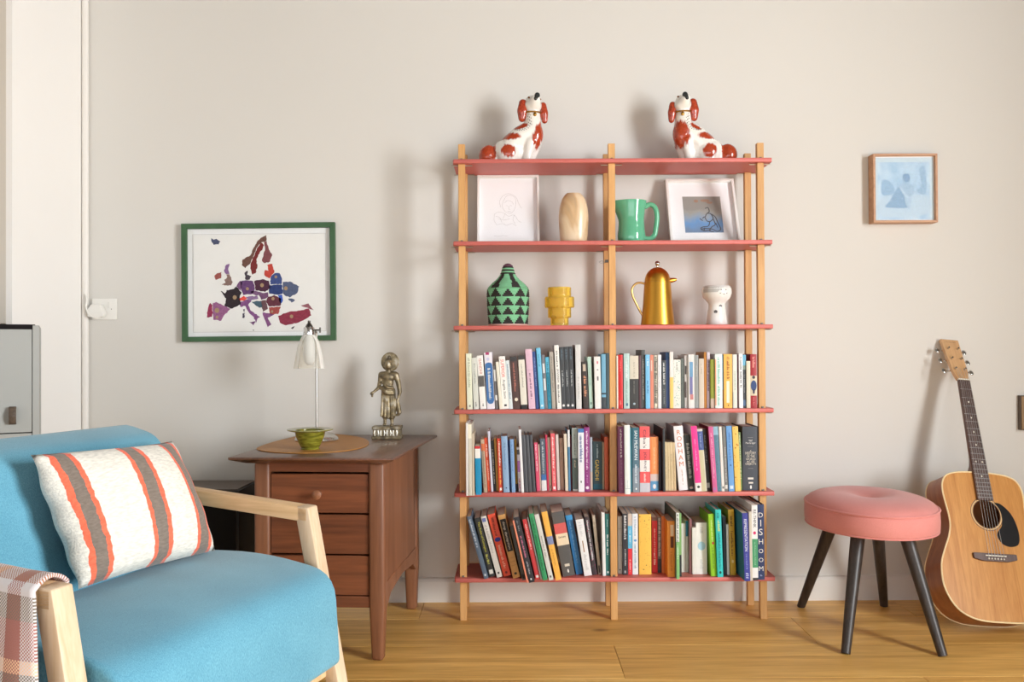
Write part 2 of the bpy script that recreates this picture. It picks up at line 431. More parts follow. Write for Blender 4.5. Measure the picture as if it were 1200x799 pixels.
# ------------------------------------------------------------------ books
m_page = mat('page_block', (222, 212, 194), 0.9, var=0.06, scale=14, stretch=(60, 1, 1))
m_page2 = mat('page_block_white', (236, 232, 224), 0.9, var=0.05, scale=14, stretch=(60, 1, 1))
HZ = 410.0
def make_book(label, x, d, zs, w, h, ang, col, o, group):
    """spine towards the room; pivot is the lower left corner of the spine"""
    z0 = zs + 0.0006 + (w*math.sin(-ang) if ang < 0 else 0)
    root = thing('book', label, 'book', (x, d, z0), 0, group)
    root.rotation_euler = (0, -ang, 0)
    D = min(o.get('dp', 0.70*h), 3.436-d)
    ct = 0.0016 if o.get('hard') else 0.0007
    bands = sorted(o.get('b', []))
    mats = [flat(col, o.get('rough', 0.45))]
    cuts = [1.0]; ids = []
    zc = 0.0
    for f0, f1, c in bands:
        if f0 > zc + 1e-4: cuts.append(1-f0); ids.append(0); zc = f0
        mats.append(flat(c, o.get('rough', 0.45))); cuts.append(1-f1); ids.append(len(mats)-1); zc = f1
    if zc < 1-1e-4: cuts.append(0.0); ids.append(0)
    if len(cuts) == 1: cuts = [1.0, 0.0]; ids = [0]
    bl = 0.0016 if o.get('hard') else 0.0008
    seg = 4
    def sp(k): u = k/seg; return (w*u, -bl*(1-(2*u-1)**2))
    mb = MB()
    for (a, b, i) in zip(cuts[:-1], cuts[1:], ids):
        mb.mi = i
        vs = []
        for zf in (b*h, a*h):
            for k in range(seg+1):
                p, q = sp(k); vs.append((p, q, zf))
        mb.add(vs, [(k, k+1, seg+1+k+1, seg+1+k) for k in range(seg)])
    mb.mi = 0
    side = o.get('side')
    if side: mats.append(flat(side)); mb.mi = len(mats)-1
    mb.box(0, ct, 0, D, 0, h)                        # boards
    mb.mi = 0
    mb.box(w-ct, w, 0, D, 0, h)
    mb.box(ct, w-ct, 0.0002, ct, 0.0, h)
    mb.build('cover', mats, root, fixn=False)
    ins = 0.004 if o.get('hard') else 0.0004
    MB().box(ct, w-ct, ct, D-(0.004 if o.get('hard') else 0.0006), ins, h-ins).build('pages', m_page2 if o.get('wp') else m_page, root, fixn=False)
    yp = -bl - 0.0003
    prt = MB(); pm = []
    def setm(c):
        m = flat(c)
        if m not in pm: pm.append(m)
        prt.mi = pm.index(m)
    for (s, f0, f1, c, wf) in o.get('t', []):
        vs, fs, tw, tht = text_mb(s); setm(c)
        L_ = (f1-f0)*h; sx = L_/tw; sy = wf*w/tht
        off = o.get('toff', 0)*w
        prt.add([((0.5-wf/2)*w+off+vy*sy, yp, h-f0*h-vx*sx) for vx, vy in vs], fs)
    if 'st' in o:
        s, f0, f1, c, wf = o['st']; setm(c); n = len(s); cell = (f1-f0)*h/n
        for i, ch in enumerate(s):
            vs, fs, tw, tht = text_mb(ch); k = min(cell*0.72/tht, wf*w/tw)
            sx = sy = k
            prt.add([(w/2-tw*sx/2+vx*sx, yp, h-f0*h-cell*i-cell*0.85+vy*sy) for vx, vy in vs], fs)
    for (s, zf, c, wf, hf) in o.get('ht', []):          # level lines of lettering
        vs, fs, tw, tht = text_mb(s); setm(c)
        sx = wf*w/tw; sy = hf*h/tht
        prt.add([(w/2-tw*sx/2+vx*sx, yp, h-zf*h+vy*sy) for vx, vy in vs], fs)
    rg = random.Random(int(x*1e4) + int(h*1e5))
    for (f0, f1, c, wf) in o.get('s', []):              # lettering too small to read: word-like marks
        setm(c); z = h*(1-f0); end = h*(1-f1); lw = wf*w
        while z > end:
            L_ = rg.uniform(0.0012, 0.0026)
            if rg.random() < 0.2: z -= 0.0022; continue
            a = (0.5-wf/2)*w; e = a+lw*rg.choice([0.62, 0.7, 1.0])
            prt.add([(a, yp, z-L_), (e, yp, z-L_), (e, yp, z), (a, yp, z)], [(0, 1, 2, 3)])
            z -= L_ + 0.0009
    for (u0, u1, f0, f1, c) in o.get('r', []):          # printed panels
        setm(c); prt.add([(u0*w, yp+0.0001, h-f1*h), (u1*w, yp+0.0001, h-f1*h), (u1*w, yp+0.0001, h-f0*h), (u0*w, yp+0.0001, h-f0*h)], [(0, 1, 2, 3)])
    for (u, f, ru, rz, c) in o.get('e', []):            # printed rounds
        setm(c); n = 12
        prt.add([(u*w+ru*w*math.cos(2*math.pi*k/n), yp+0.00005, h-f*h+rz*h*math.sin(2*math.pi*k/n)) for k in range(n)], [tuple(range(n))])
    for (n, c, sz) in o.get('speck', []):               # scattered printed motif
        setm(c)
        for _ in range(n):
            u, f, q = rg.random()*0.86+0.07, rg.random()*0.94+0.03, sz*rg.uniform(0.5, 1.3)
            a = rg.random()*6.28; pts = []
            for k in range(5):
                rr = q*rg.uniform(0.4, 1.0); th = a+k*1.257
                pts.append((min(max(u*w+rr*math.cos(th), 0.0005), w-0.0005), yp, min(max(h-f*h+rr*math.sin(th), 0.001), h-0.001)))
            prt.add(pts, [tuple(range(5))])
    if prt.v: tag(prt.build('spine_print', pm, root, fixn=False), kind='stuff')
    return root

W_ = (238, 236, 230); K_ = (44, 45, 47); CRM = (231, 225, 208)
GR = (150, 150, 148); TX = (70, 68, 66); TW = (226, 224, 218)
U_L = [  # xb, width, lean, y top, y bottom, colour, look, extras
 (546.8,6.3,-1.4,413.6,479,(226,229,205),'cream-green paperback against the left post',dict(s=[(.08,.6,(180,185,160),.4)],r=[(.35,.65,.92,.96,(140,140,130))])),
 (554.9,6.2,-2.5,418.6,479,(212,214,204),'pale grey-green paperback, second from left post',dict(s=[(.1,.5,(160,165,158),.35),(.86,.95,(140,140,140),.35)])),
 (562.9,7.2,-4.0,416.2,479,W_,'white paperback with red lettering over a dark photograph',dict(t=[('GANDHI',.06,.34,(205,110,100),.42)],r=[(.05,.95,.38,.58,(92,90,88))],speck=[(3,(40,40,40),.002)],e=[(.5,.93,.12,.014,(90,90,90))])),
 (570.9,9.2,-3.4,412.5,479,(228,224,232),'fat white paperback with a blue brush-stroke panel',dict(r=[(.04,.96,.23,.86,(62,112,170)),(.2,.62,.0,.045,(172,60,110))],e=[(.5,.22,.45,.04,(62,112,170)),(.5,.86,.4,.05,(62,112,170)),(.45,.12,.2,.03,(200,200,225))],s=[(.28,.82,TW,.34)])),
 (580.8,3.5,-3.0,427.7,479,(110,108,110),'thin dark grey book with white bars on its spine',dict(r=[(.15,.85,.1,.36,(225,225,222)),(.15,.85,.68,.8,(225,225,222))])),
 (584.8,3.6,-4.4,424,479.5,CRM,'thin cream book touching the dark grey thin one',dict()),
 (588.9,7.2,-4.4,417.3,479,W_,'white paperback with red then black large lettering',dict(t=[('SUPERIOR',.06,.40,(222,70,66),.5),('Angela Saini',.44,.80,(50,48,48),.46)],r=[(.3,.7,.91,.95,(80,80,80))])),
 (596.4,4.6,-4.1,422,479,(214,224,226),'slim pale blue-white paperback beside a dark brown one',dict(s=[(.08,.8,(130,150,168),.36)])),
 (601.4,8.1,-3.7,417.5,479,(78,56,52),'dark brown paperback with a faded red title',dict(b=[(0,.09,(52,50,50))],s=[(.12,.66,(178,110,96),.3)],e=[(.55,.82,.25,.035,(226,214,196))])),
 (610.9,7.3,-3.6,416,479,(226,222,208),'cream paperback with black blocks at head and foot',dict(b=[(0,.085,(60,58,56)),(.92,1,(34,34,34))],s=[(.16,.6,(170,166,156),.22)])),
 (619.9,7.7,-4.0,409,479,(222,186,204),'tall pale pink book left of the blue spines',dict(s=[(.4,.84,(120,80,110),.26)],r=[(0,1,.345,.35,(190,150,172))])),
 (628.1,4.3,-4.2,411.7,479,(50,78,140),'dark blue book between the pink and sky-blue ones',dict(s=[(.1,.6,(130,150,200),.3)])),
 (633.1,4.9,-4.4,408,479.5,(112,192,226),'tall sky-blue book',dict(s=[(.1,.3,(70,130,170),.3)],r=[(.25,.75,.93,.96,(230,240,244))])),
 (638.3,3.7,-3.6,415.3,478.5,(120,120,124),'thin grey book with two white title blocks',dict(r=[(.15,.85,.16,.34,(216,214,212)),(.15,.85,.44,.66,(216,214,212))])),
 (642.4,4.4,-3.2,418,478.5,(40,140,168),'teal-blue slim book',dict(b=[(0,.3,(86,176,206))],s=[(.1,.9,(20,90,116),.4)])),
 (647.2,4.8,-3.3,412,478.8,(176,168,156),'grey-beige book left of a tall white spine',dict(s=[(.06,.7,(110,104,98),.28)])),
 (653.0,5.2,-3.2,404.6,479.3,(236,235,230),'tall white book with bold black lettering, left of charcoal set',dict(s=[(.08,.34,TX,.32),(.62,.9,TX,.34)],t=[('JEWISH',.37,.58,(40,40,40),.5)])),
 (658.3,4.9,-2.4,406.8,479,(62,66,70),'leftmost of three matching tall charcoal paperbacks',dict(s=[(.04,.2,(96,116,128),.4),(.38,.64,(190,196,196),.3)],e=[(.5,.945,.28,.02,(228,228,226))])),
 (663.5,5.0,-2.4,406.4,479,(58,62,66),'middle of three matching tall charcoal paperbacks',dict(s=[(.04,.2,(96,116,128),.4),(.38,.64,(190,196,196),.3)],e=[(.5,.945,.28,.02,(228,228,226))])),
 (668.8,5.0,-2.4,406,479,(60,63,67),'rightmost of three matching tall charcoal paperbacks',dict(s=[(.04,.2,(96,116,128),.4),(.38,.64,(190,196,196),.3)],e=[(.5,.945,.28,.02,(228,228,226))])),
 (675.5,6.2,-1.0,404.2,479.3,(214,214,212),'tall light grey book right of the charcoal set',dict(s=[(.5,.85,(180,180,178),.3)])),
 (684.0,6.0,-2.2,424,478.8,(58,50,48),'short black book with salmon lettering',dict(s=[(.3,.74,(226,160,126),.5)],r=[(.2,.75,.05,.2,(196,178,160))])),
 (690.8,4.5,-2.2,417.5,478,(184,212,196),'mint green slim book',dict(s=[(.2,.55,(140,172,156),.25)],r=[(.3,.7,.88,.92,(110,140,126))])),
 (697.5,7.2,-1.0,418,479,(230,229,226),'white paperback with tiny pink marks near the mid post',dict(r=[(.4,.65,.09,.14,(214,130,140)),(.4,.65,.24,.27,(160,160,160)),(.4,.65,.38,.46,(120,120,120))])),
 (705.3,5.0,-.3,415,479,(112,168,196),'light blue book with a dark foot beside the mid post',dict(b=[(.71,.74,(40,52,64)),(.79,1,(58,66,72))])),
 (710.5,3.6,-.2,414,479,(56,78,86),'dark slate book touching the mid post',dict()),
]
U_R = [
 (722.3,1.7,0,417,479,CRM,'very thin cream booklet beside the mid post',dict()),
 (724.4,5.5,0,416,479,(208,32,36),'bright red hardback',dict(s=[(.1,.36,(236,120,116),.26),(.85,.93,(236,150,140),.3)],hard=1)),
 (731.2,6.7,0,414.7,479.3,(182,208,204),'pale aqua book right of the red one',dict(s=[(.1,.44,(232,240,238),.4),(.5,.9,(140,176,172),.3)],r=[(.35,.7,.9,.95,(70,110,140))],hard=1)),
 (738.3,10.2,0,417,478.8,(58,58,58),'thick book half cream above and half black below',dict(b=[(0,.44,(214,206,190))],s=[(.1,.4,(176,168,152),.16),(.48,.72,(120,118,112),.16)],e=[(.5,.91,.14,.02,(170,190,200))])),
 (748.8,2.8,0,416.4,478.5,(84,50,58),'thin dark plum book right of the half cream one',dict()),
 (751.9,4.4,0,410,478.5,(82,84,84),'tall charcoal book with pale marks left of sky blue',dict(s=[(.16,.85,(196,192,184),.3)],wp=1)),
 (756.7,5.0,0,416.2,479.3,(122,192,234),'sky blue book left of the salmon one',dict(s=[(.08,.2,(220,236,246),.4),(.48,.74,(40,90,160),.3)])),
 (762.1,3.9,0,416.4,479,(226,136,112),'salmon orange slim book',dict(r=[(.3,.6,.1,.3,(240,200,180))])),
 (766.7,4.3,0,416.4,479,(196,190,174),'cream book with dense black patterned spine',dict(s=[(.04,.9,(54,52,50),.7)],e=[(.5,.94,.3,.03,(236,226,200))])),
 (771.3,3.9,0,416.4,479.3,(230,230,232),'plain white slim book between patterned and charcoal spines',dict(s=[(.2,.6,(190,190,196),.24)])),
 (775.9,5.0,0,422,478,(64,70,74),'short charcoal book with a white title',dict(s=[(.05,.5,(220,222,220),.42),(.6,.9,(130,136,138),.3)])),
 (781.1,3.4,0,412.5,478,(64,92,146),'tall navy blue book standing above its neighbours',dict(b=[(0,.12,(38,84,130))])),
 (785.3,3.9,0,412.8,479,(232,228,222),'white thin book turning yellow toward the foot',dict(b=[(.45,1,(240,202,110))],wp=1)),
 (789.4,8.4,0,422,479,(230,230,220),'short white book with a green floral lower half',dict(speck=[(46,(90,160,140),.0022),(16,(120,130,180),.0016),(12,(90,90,70),.0014)],r=[(0,1,0,.3,(232,231,224))],s=[(.06,.24,(150,150,140),.24)])),
 (798.1,4.1,0,420,478,(96,104,98),'grey-green book with dark mottling',dict(speck=[(12,(40,44,42),.002)])),
 (802.4,3.9,0,416.4,478.3,(196,192,190),'light grey book with black blotches',dict(r=[(.1,.6,.2,.36,(60,58,58)),(.0,.5,.5,.8,(80,70,70))])),
 (806.9,6.8,0,415.8,479,(222,220,216),'white book with a blue to rose printed strip',dict(r=[(.2,.75,.14,.42,(110,158,196)),(.2,.7,.42,.74,(120,120,170)),(.25,.8,.74,.84,(196,128,128))])),
 (814.0,4.7,0,416.4,478.6,(146,150,148),'mid grey book with no visible title',dict(s=[(.2,.4,(180,182,180),.25)])),
 (819.4,5.8,0,420.7,478.8,(208,196,180),'short beige book in front of an ochre one',dict(s=[(.1,.3,(170,158,142),.2)])),
 (825.4,3.0,0,412.5,478,(190,126,44),'tall ochre book',dict(side=(190,126,44))),
 (828.6,3.4,0,412.8,478.3,(178,160,170),'tall lilac-grey book with dark bars',dict(b=[(0,.12,(206,196,204))],s=[(.14,.7,(90,70,90),.6)])),
 (832.0,5.0,0,422,479,(142,150,44),'short olive green book',dict(b=[(.8,1,(196,176,160))])),
 (837.2,8.3,0,416,479.5,(224,236,232),'white book with teal lettering along its left edge',dict(s=[(.05,.95,(126,196,180),.35)],toff=-.2,r=[(0,.14,.1,.95,(240,160,126)),(.4,.75,.22,.6,(236,240,238))])),
 (845.8,2.1,0,416.2,478.6,(70,120,160),'very thin blue book left of the yellow one',dict(b=[(.66,1,(110,80,70))])),
 (848.1,9.9,0,415.8,479,(246,184,88),'thick yellow-orange book with brown lettering above a cream panel',dict(s=[(.05,.46,(150,80,40),.34)],r=[(.3,.64,.5,.9,(250,232,208))],e=[(.5,.95,.06,.015,(90,60,30))])),
 (859.0,5.0,0,416.4,479.2,(220,224,212),'pale greenish white book right of the yellow one',dict(s=[(.3,.66,(150,156,140),.2)],r=[(.0,.15,.7,1,(170,190,190))])),
 (864.2,1.2,0,416.4,478.6,(110,40,76),'very thin plum book',dict()),
 (865.6,4.4,0,415.8,479.5,(238,238,240),'white book with a bold black title near the right end',dict(s=[(.05,.28,(40,42,46),.4),(.33,.62,(40,42,46),.4)])),
 (870.2,4.3,0,416.4,478.5,(52,58,64),'black book with a blue head',dict(b=[(0,.2,(100,168,200)),(.2,.28,(120,140,130))],s=[(.35,.7,(150,150,150),.2)],r=[(.1,.9,.85,.96,(80,106,140))])),
 (874.9,4.4,0,424,479,(222,214,190),'short cream book left of the dark red one',dict()),
 (879.5,7.5,0,416,479,(164,38,46),'dark red hardback with a round blue emblem on cream',dict(b=[(.4,.77,(214,200,172))],e=[(.5,.585,.46,.1,(56,76,124)),(.5,.43,.24,.03,(70,64,74)),(.5,.7,.16,.04,(60,60,90))],s=[(.05,.24,(226,150,140),.4),(.8,.95,(206,110,110),.24)],hard=1)),
]
M_L = [
 (546.2,2.4,0,496,581.2,(226,224,220),'tall white folder against the left post',dict(dp=.2,wp=1)),
 (549.2,4.0,-.6,497,580.5,(206,200,184),'tall cream-grey magazine, second from left post',dict(dp=.2,b=[(0,.2,(232,226,204))],wp=1)),
 (553.4,2.6,-.6,508,580.5,(196,182,160),'thin beige booklet left of the blue pencil spine',dict(dp=.19)),
 (557.7,6.4,-1.0,522.7,579.8,(16,140,186),'blue, white and red-headed small paperback',dict(b=[(0,.055,(196,40,44)),(.055,.25,(232,230,226))])),
 (565.8,4.0,-3.6,515,577,(186,160,134),'worn beige paperback left of the orange-red one',dict(s=[(.2,.9,(150,116,92),.4)],b=[(.08,.22,(220,110,60))])),
 (571.7,3.9,-4.0,513,575.6,(226,84,52),'slim orange-red paperback with white title',dict(s=[(.12,.36,(248,220,200),.4),(.42,.8,(250,200,180),.36)])),
 (575.7,2.4,-4.0,505.5,576,(206,208,222),'tall thin lilac-white book',dict(wp=1)),
 (578.4,3.4,-3.2,516.8,575.4,(40,42,44),'slim black book with white title, beside ochre',dict(s=[(.15,.85,(210,208,200),.32)])),
 (582.0,2.8,-2.9,513.8,575.4,(196,146,60),'slim ochre book between black and red spines',dict()),
 (584.8,4.7,-2.0,513.8,576.6,(222,72,48),'red-orange paperback with white and yellow title',dict(s=[(.06,.5,(250,232,216),.42),(.55,.85,(250,190,90),.36)],r=[(.25,.75,.92,.97,(250,236,224))])),
 (590.2,7.0,-2.6,511.4,577,(142,172,204),'pale blue hardback with a blue-grey spine',dict(hard=1,s=[(.1,.6,(106,136,172),.3)],e=[(.5,.92,.12,.012,(40,60,110))])),
 (597.4,2.0,-2.0,516,576,(40,70,130),'very thin navy book between two light blue spines',dict()),
 (599.8,4.3,-2.0,515,577,(126,164,208),'light blue book right of the very thin navy one',dict(s=[(.1,.6,(96,130,180),.28)])),
 (604.4,2.4,-1.4,515,575.4,(200,146,44),'thin mustard book with dark foot',dict(b=[(.86,1,(60,56,60))])),
 (607.6,3.0,-2.2,524.5,576.6,(230,224,230),'short white and magenta spine',dict(b=[(.0,.05,(240,240,240)),(.05,.16,(90,90,96)),(.3,.55,(200,130,206))],s=[(.7,.92,(206,60,110),.5)])),
 (610.9,3.0,-3.2,503.7,577.4,(232,232,234),'tall white book left of the three grey ones',dict(wp=1)),
 (614.1,4.1,-3.6,510,576.8,(72,74,80),'leftmost of three matching dark grey hardbacks',dict(hard=1)),
 (618.9,4.1,-3.8,510.4,576.8,(70,72,78),'middle of three matching dark grey hardbacks',dict(hard=1)),
 (623.7,4.1,-3.9,509.8,576.4,(66,68,74),'rightmost of three matching dark grey hardbacks',dict(hard=1)),
 (629.0,3.9,-2.9,519,575.6,(222,82,116),'short pink paperback right of the dark grey ones',dict(s=[(.04,.6,(250,210,216),.4)])),
 (633.0,1.8,-2.2,521,575,(214,206,186),'thin cream booklet touching the pink one',dict()),
 (635.0,5.8,-2.0,514.4,575.2,(82,96,110),'slate book with blue and white foot',dict(b=[(.69,.8,(60,110,170)),(.8,1,(226,228,226))],s=[(.06,.66,(196,206,212),.36)])),
 (641.2,2.4,-2.0,510,575,(200,50,84),'thin crimson book',dict()),
 (643.9,2.6,-1.9,513,575,(226,214,196),'thin cream book between crimson and coral spines',dict(r=[(.2,.8,.9,.96,(180,160,140))])),
 (647.4,4.9,-2.0,508.4,575.6,(228,96,104),'coral pink paperback with white title',dict(s=[(.05,.6,(252,232,228),.4),(.66,.86,(250,200,196),.3)],r=[(.25,.75,.92,.97,(250,240,236))])),
 (653.3,3.3,-2.0,509.6,574.6,(206,206,200),'slim grey-white book right of the coral one',dict()),
 (657.0,4.1,-1.3,513.8,574.6,(178,160,140),'taupe book',dict(s=[(.1,.4,(150,132,112),.3)])),
 (662.6,3.3,-1.6,508.8,575.6,(222,210,188),'slim cream book right of the taupe one',dict()),
 (666.3,2.4,-.9,504.3,575.6,(80,130,166),'thin blue book with white upper third',dict(b=[(0,.28,(230,230,230))])),
 (668.9,1.8,-.6,511,575,(110,34,48),'thin dark red book',dict()),
 (670.9,6.4,-.7,502,575.8,(92,112,110),'tall book, pale grey-green above and dark below',dict(b=[(0,.48,(168,182,178))],s=[(.1,.42,(130,146,142),.26),(.51,.62,(206,200,180),.3)],r=[(.1,.9,.97,1,(220,220,216))],hard=1)),
 (677.6,6.8,-.3,503,576.8,(228,230,236),'tall white book with a blue head',dict(b=[(0,.06,(60,116,180))],s=[(.1,.52,(60,84,150),.5)],e=[(.45,.84,.1,.02,(70,70,80))])),
 (685.3,6.2,-.4,501.3,576.4,(136,44,120),'tall purple hardback with white title',dict(s=[(.06,.66,(236,214,232),.36),(.7,.86,(196,140,190),.24)],e=[(.5,.94,.3,.025,(232,220,232))],hard=1)),
 (691.8,2.7,-.2,513,575,(170,182,190),'thin pale blue-grey book right of the purple one',dict(b=[(.65,1,(196,180,164))])),
 (695.3,10.4,0,518,574.4,(38,66,72),'thick dark green book with yellow capital lettering',dict(t=[('GANDHI',.38,.8,(214,186,80),.44)],s=[(.06,.34,(160,180,180),.2)],r=[(0,1,.88,.985,(30,86,100))],toff=-.06)),
 (706.1,2.0,0,519,574,(196,180,150),'thin cream book left of the orange one',dict()),
 (708.6,4.6,-.2,512.6,574.6,(204,92,48),'orange book touching the mid post',dict(s=[(.5,.95,(150,60,30),.16)])),
]
M_R = [
 (724.4,6.0,-.6,500.7,578.6,(128,66,112),'purple paperback beside the mid post',dict(s=[(.04,.46,(236,226,232),.34),(.5,.95,(170,120,156),.3)])),
 (731.3,6.2,-.4,499,579.8,(226,232,228),'white hardback with a rounded spine',dict(hard=1,s=[(.8,.9,(190,206,206),.2)],r=[(0,1,.915,.92,(140,160,170))])),
 (737.8,3.6,-.2,502.5,577.4,(62,128,146),'teal book between white and grey-blue spines',dict()),
 (741.8,7.7,-.2,502,577.7,(78,110,126),'grey-blue paperback with large white author capitals',dict(b=[(0,.18,(46,100,116)),(.62,1,(128,140,152))],t=[('IAN McEWAN',.05,.5,(232,236,238),.46)],s=[(.57,.86,(206,214,220),.3)],e=[(.5,.945,.12,.015,(240,240,240))])),
 (750.0,11.8,0,500.7,577.4,(232,90,92),'thick coral and white striped paperback',dict(b=[(.17,.345,(232,226,222)),(.515,.69,(232,226,222)),(.86,1,(196,196,206))],t=[("Cilka's",.05,.33,(64,40,66),.3),('JOURNEY',.39,.69,(64,40,66),.3)],s=[(.72,.84,(250,210,206),.2)])),
 (762.2,9.6,0,513,575.8,(236,154,90),'orange paperback with light blue foot',dict(b=[(.69,.82,(206,196,190)),(.82,1,(92,160,204))],r=[(0,.2,.0,.69,(232,140,80))],speck=[],e=[(.5,.92,.2,.045,(226,230,228))],s=[(.2,.6,(246,196,150),.2)])),
 (772.4,2.8,0,519,575.4,(54,46,62),'short black booklet right of the orange one',dict()),
 (775.6,2.6,-.4,503,577,(46,50,52),'tall thin black book with bare cover showing',dict(dp=.21,wp=1)),
 (779.0,3.1,-1.2,519,575.8,(216,194,152),'leftmost of four thin tan paperbacks',dict(s=[(.2,.8,(170,146,106),.2)])),
 (782.4,3.1,-1.2,519.4,575.8,(210,188,146),'second of four thin tan paperbacks',dict(s=[(.3,.8,(160,136,96),.2)])),
 (785.8,3.1,-1.3,519.2,575.8,(214,192,150),'third of four thin tan paperbacks',dict(s=[(.25,.8,(160,136,96),.2)])),
 (789.2,3.1,-1.5,519.6,575.8,(206,182,140),'rightmost of four thin tan paperbacks',dict(s=[(.2,.8,(160,136,96),.2)])),
 (793.2,10.8,-6.2,500.7,575.8,(236,234,236),'thick white hardback with stacked orange capital letters',dict(hard=1,side=(196,198,206),st=('RODHAM',.05,.64,(208,120,66),.6),s=[(.68,.9,(190,150,130),.14)],wp=1)),
 (805.2,6.8,-5.2,511,576,(42,48,48),'black paperback with grey title, leaning on white hardback',dict(s=[(.15,.78,(180,186,182),.46)],e=[(.5,.95,.3,.025,(190,170,160))])),
 (813.3,7.0,-5.5,500.7,577.2,(236,50,142),'tall hot pink book with white foot',dict(b=[(.87,1,(228,226,222))],s=[(.2,.68,(250,150,200),.22)],e=[(.5,.93,.24,.02,(60,60,60))],side=(206,190,200))),
 (820.8,6.2,-5.0,504,577,(202,198,160),'book with blue upper third and khaki below',dict(b=[(0,.04,(200,196,190)),(.04,.34,(70,90,150))],s=[(.08,.3,(150,166,206),.24)],r=[(.8,1,.36,1,(222,216,196))])),
 (827.9,5.2,-5.0,504.3,576.4,(58,58,58),'charcoal paperback left of the rose pink one',dict(s=[(.1,.55,(150,148,146),.28)],r=[(.2,.8,.87,.95,(196,196,190))])),
 (833.8,5.4,-4.8,501.3,578,(206,94,146),'rose pink paperback',dict(s=[(.1,.8,(236,170,200),.3)],r=[(.2,.7,.93,.97,(170,120,170))],side=(110,30,40))),
 (840.3,5.6,-4.2,501.3,577,(84,128,146),'teal-grey book with a mottled seascape spine',dict(b=[(0,.13,(140,184,200))],speck=[(12,(60,100,120),.002),(6,(150,180,190),.0015)],side=(40,30,40))),
 (846.0,3.2,-3.2,501.3,577,(228,224,216),'slim white book left of the light blue one',dict(e=[(.5,.94,.3,.02,(90,100,96))])),
 (849.4,4.2,-2.6,501.3,577,(120,122,120),'slim grey book left of the light blue one',dict(s=[(.3,.85,(190,190,186),.3)],r=[(.15,.8,.9,.96,(216,214,206))])),
 (854.4,6.4,-3.0,500.7,577.2,(104,158,214),'light blue paperback right of the slim grey one',dict(s=[(.1,.55,(70,116,180),.28)],e=[(.5,.6,.12,.012,(40,70,130))],r=[(.2,.8,.91,.96,(206,222,236))])),
 (861.8,6.6,-3.2,501.3,577,(240,194,98),'yellow book with brown scrolling figures',dict(speck=[(14,(180,110,40),.0028),(8,(214,150,60),.003)])),
 (868.8,2.6,-2.0,508,575.6,(120,150,96),'thin green book beside the thick dark one',dict(s=[(.05,.8,(226,226,190),.4)])),
 (871.8,18.6,0,501.3,575.8,(66,72,82),'very thick charcoal hardback with level white title lines',dict(hard=1,side=(58,62,70),wp=1,ht=[('Neil',.235,(222,220,216),.2,.032),('MacGregor',.28,(222,220,216),.62,.036),('A',.395,(214,206,190),.06,.03),('HISTORY',.44,(214,206,190),.66,.045),('OF THE',.485,(214,206,190),.5,.036),('WORLD',.53,(214,206,190),.6,.036),('IN 100',.565,(214,206,190),.46,.028),('OBJECTS',.61,(214,206,190),.68,.04)],r=[(.32,.66,.17,.174,(150,150,150)),(.32,.66,.31,.314,(150,150,150)),(.34,.66,.655,.659,(150,150,150)),(.32,.66,.8,.83,(222,218,210)),(.36,.64,.87,.895,(222,218,210))],e=[(.5,.95,.06,.03,(232,232,228))])),
]
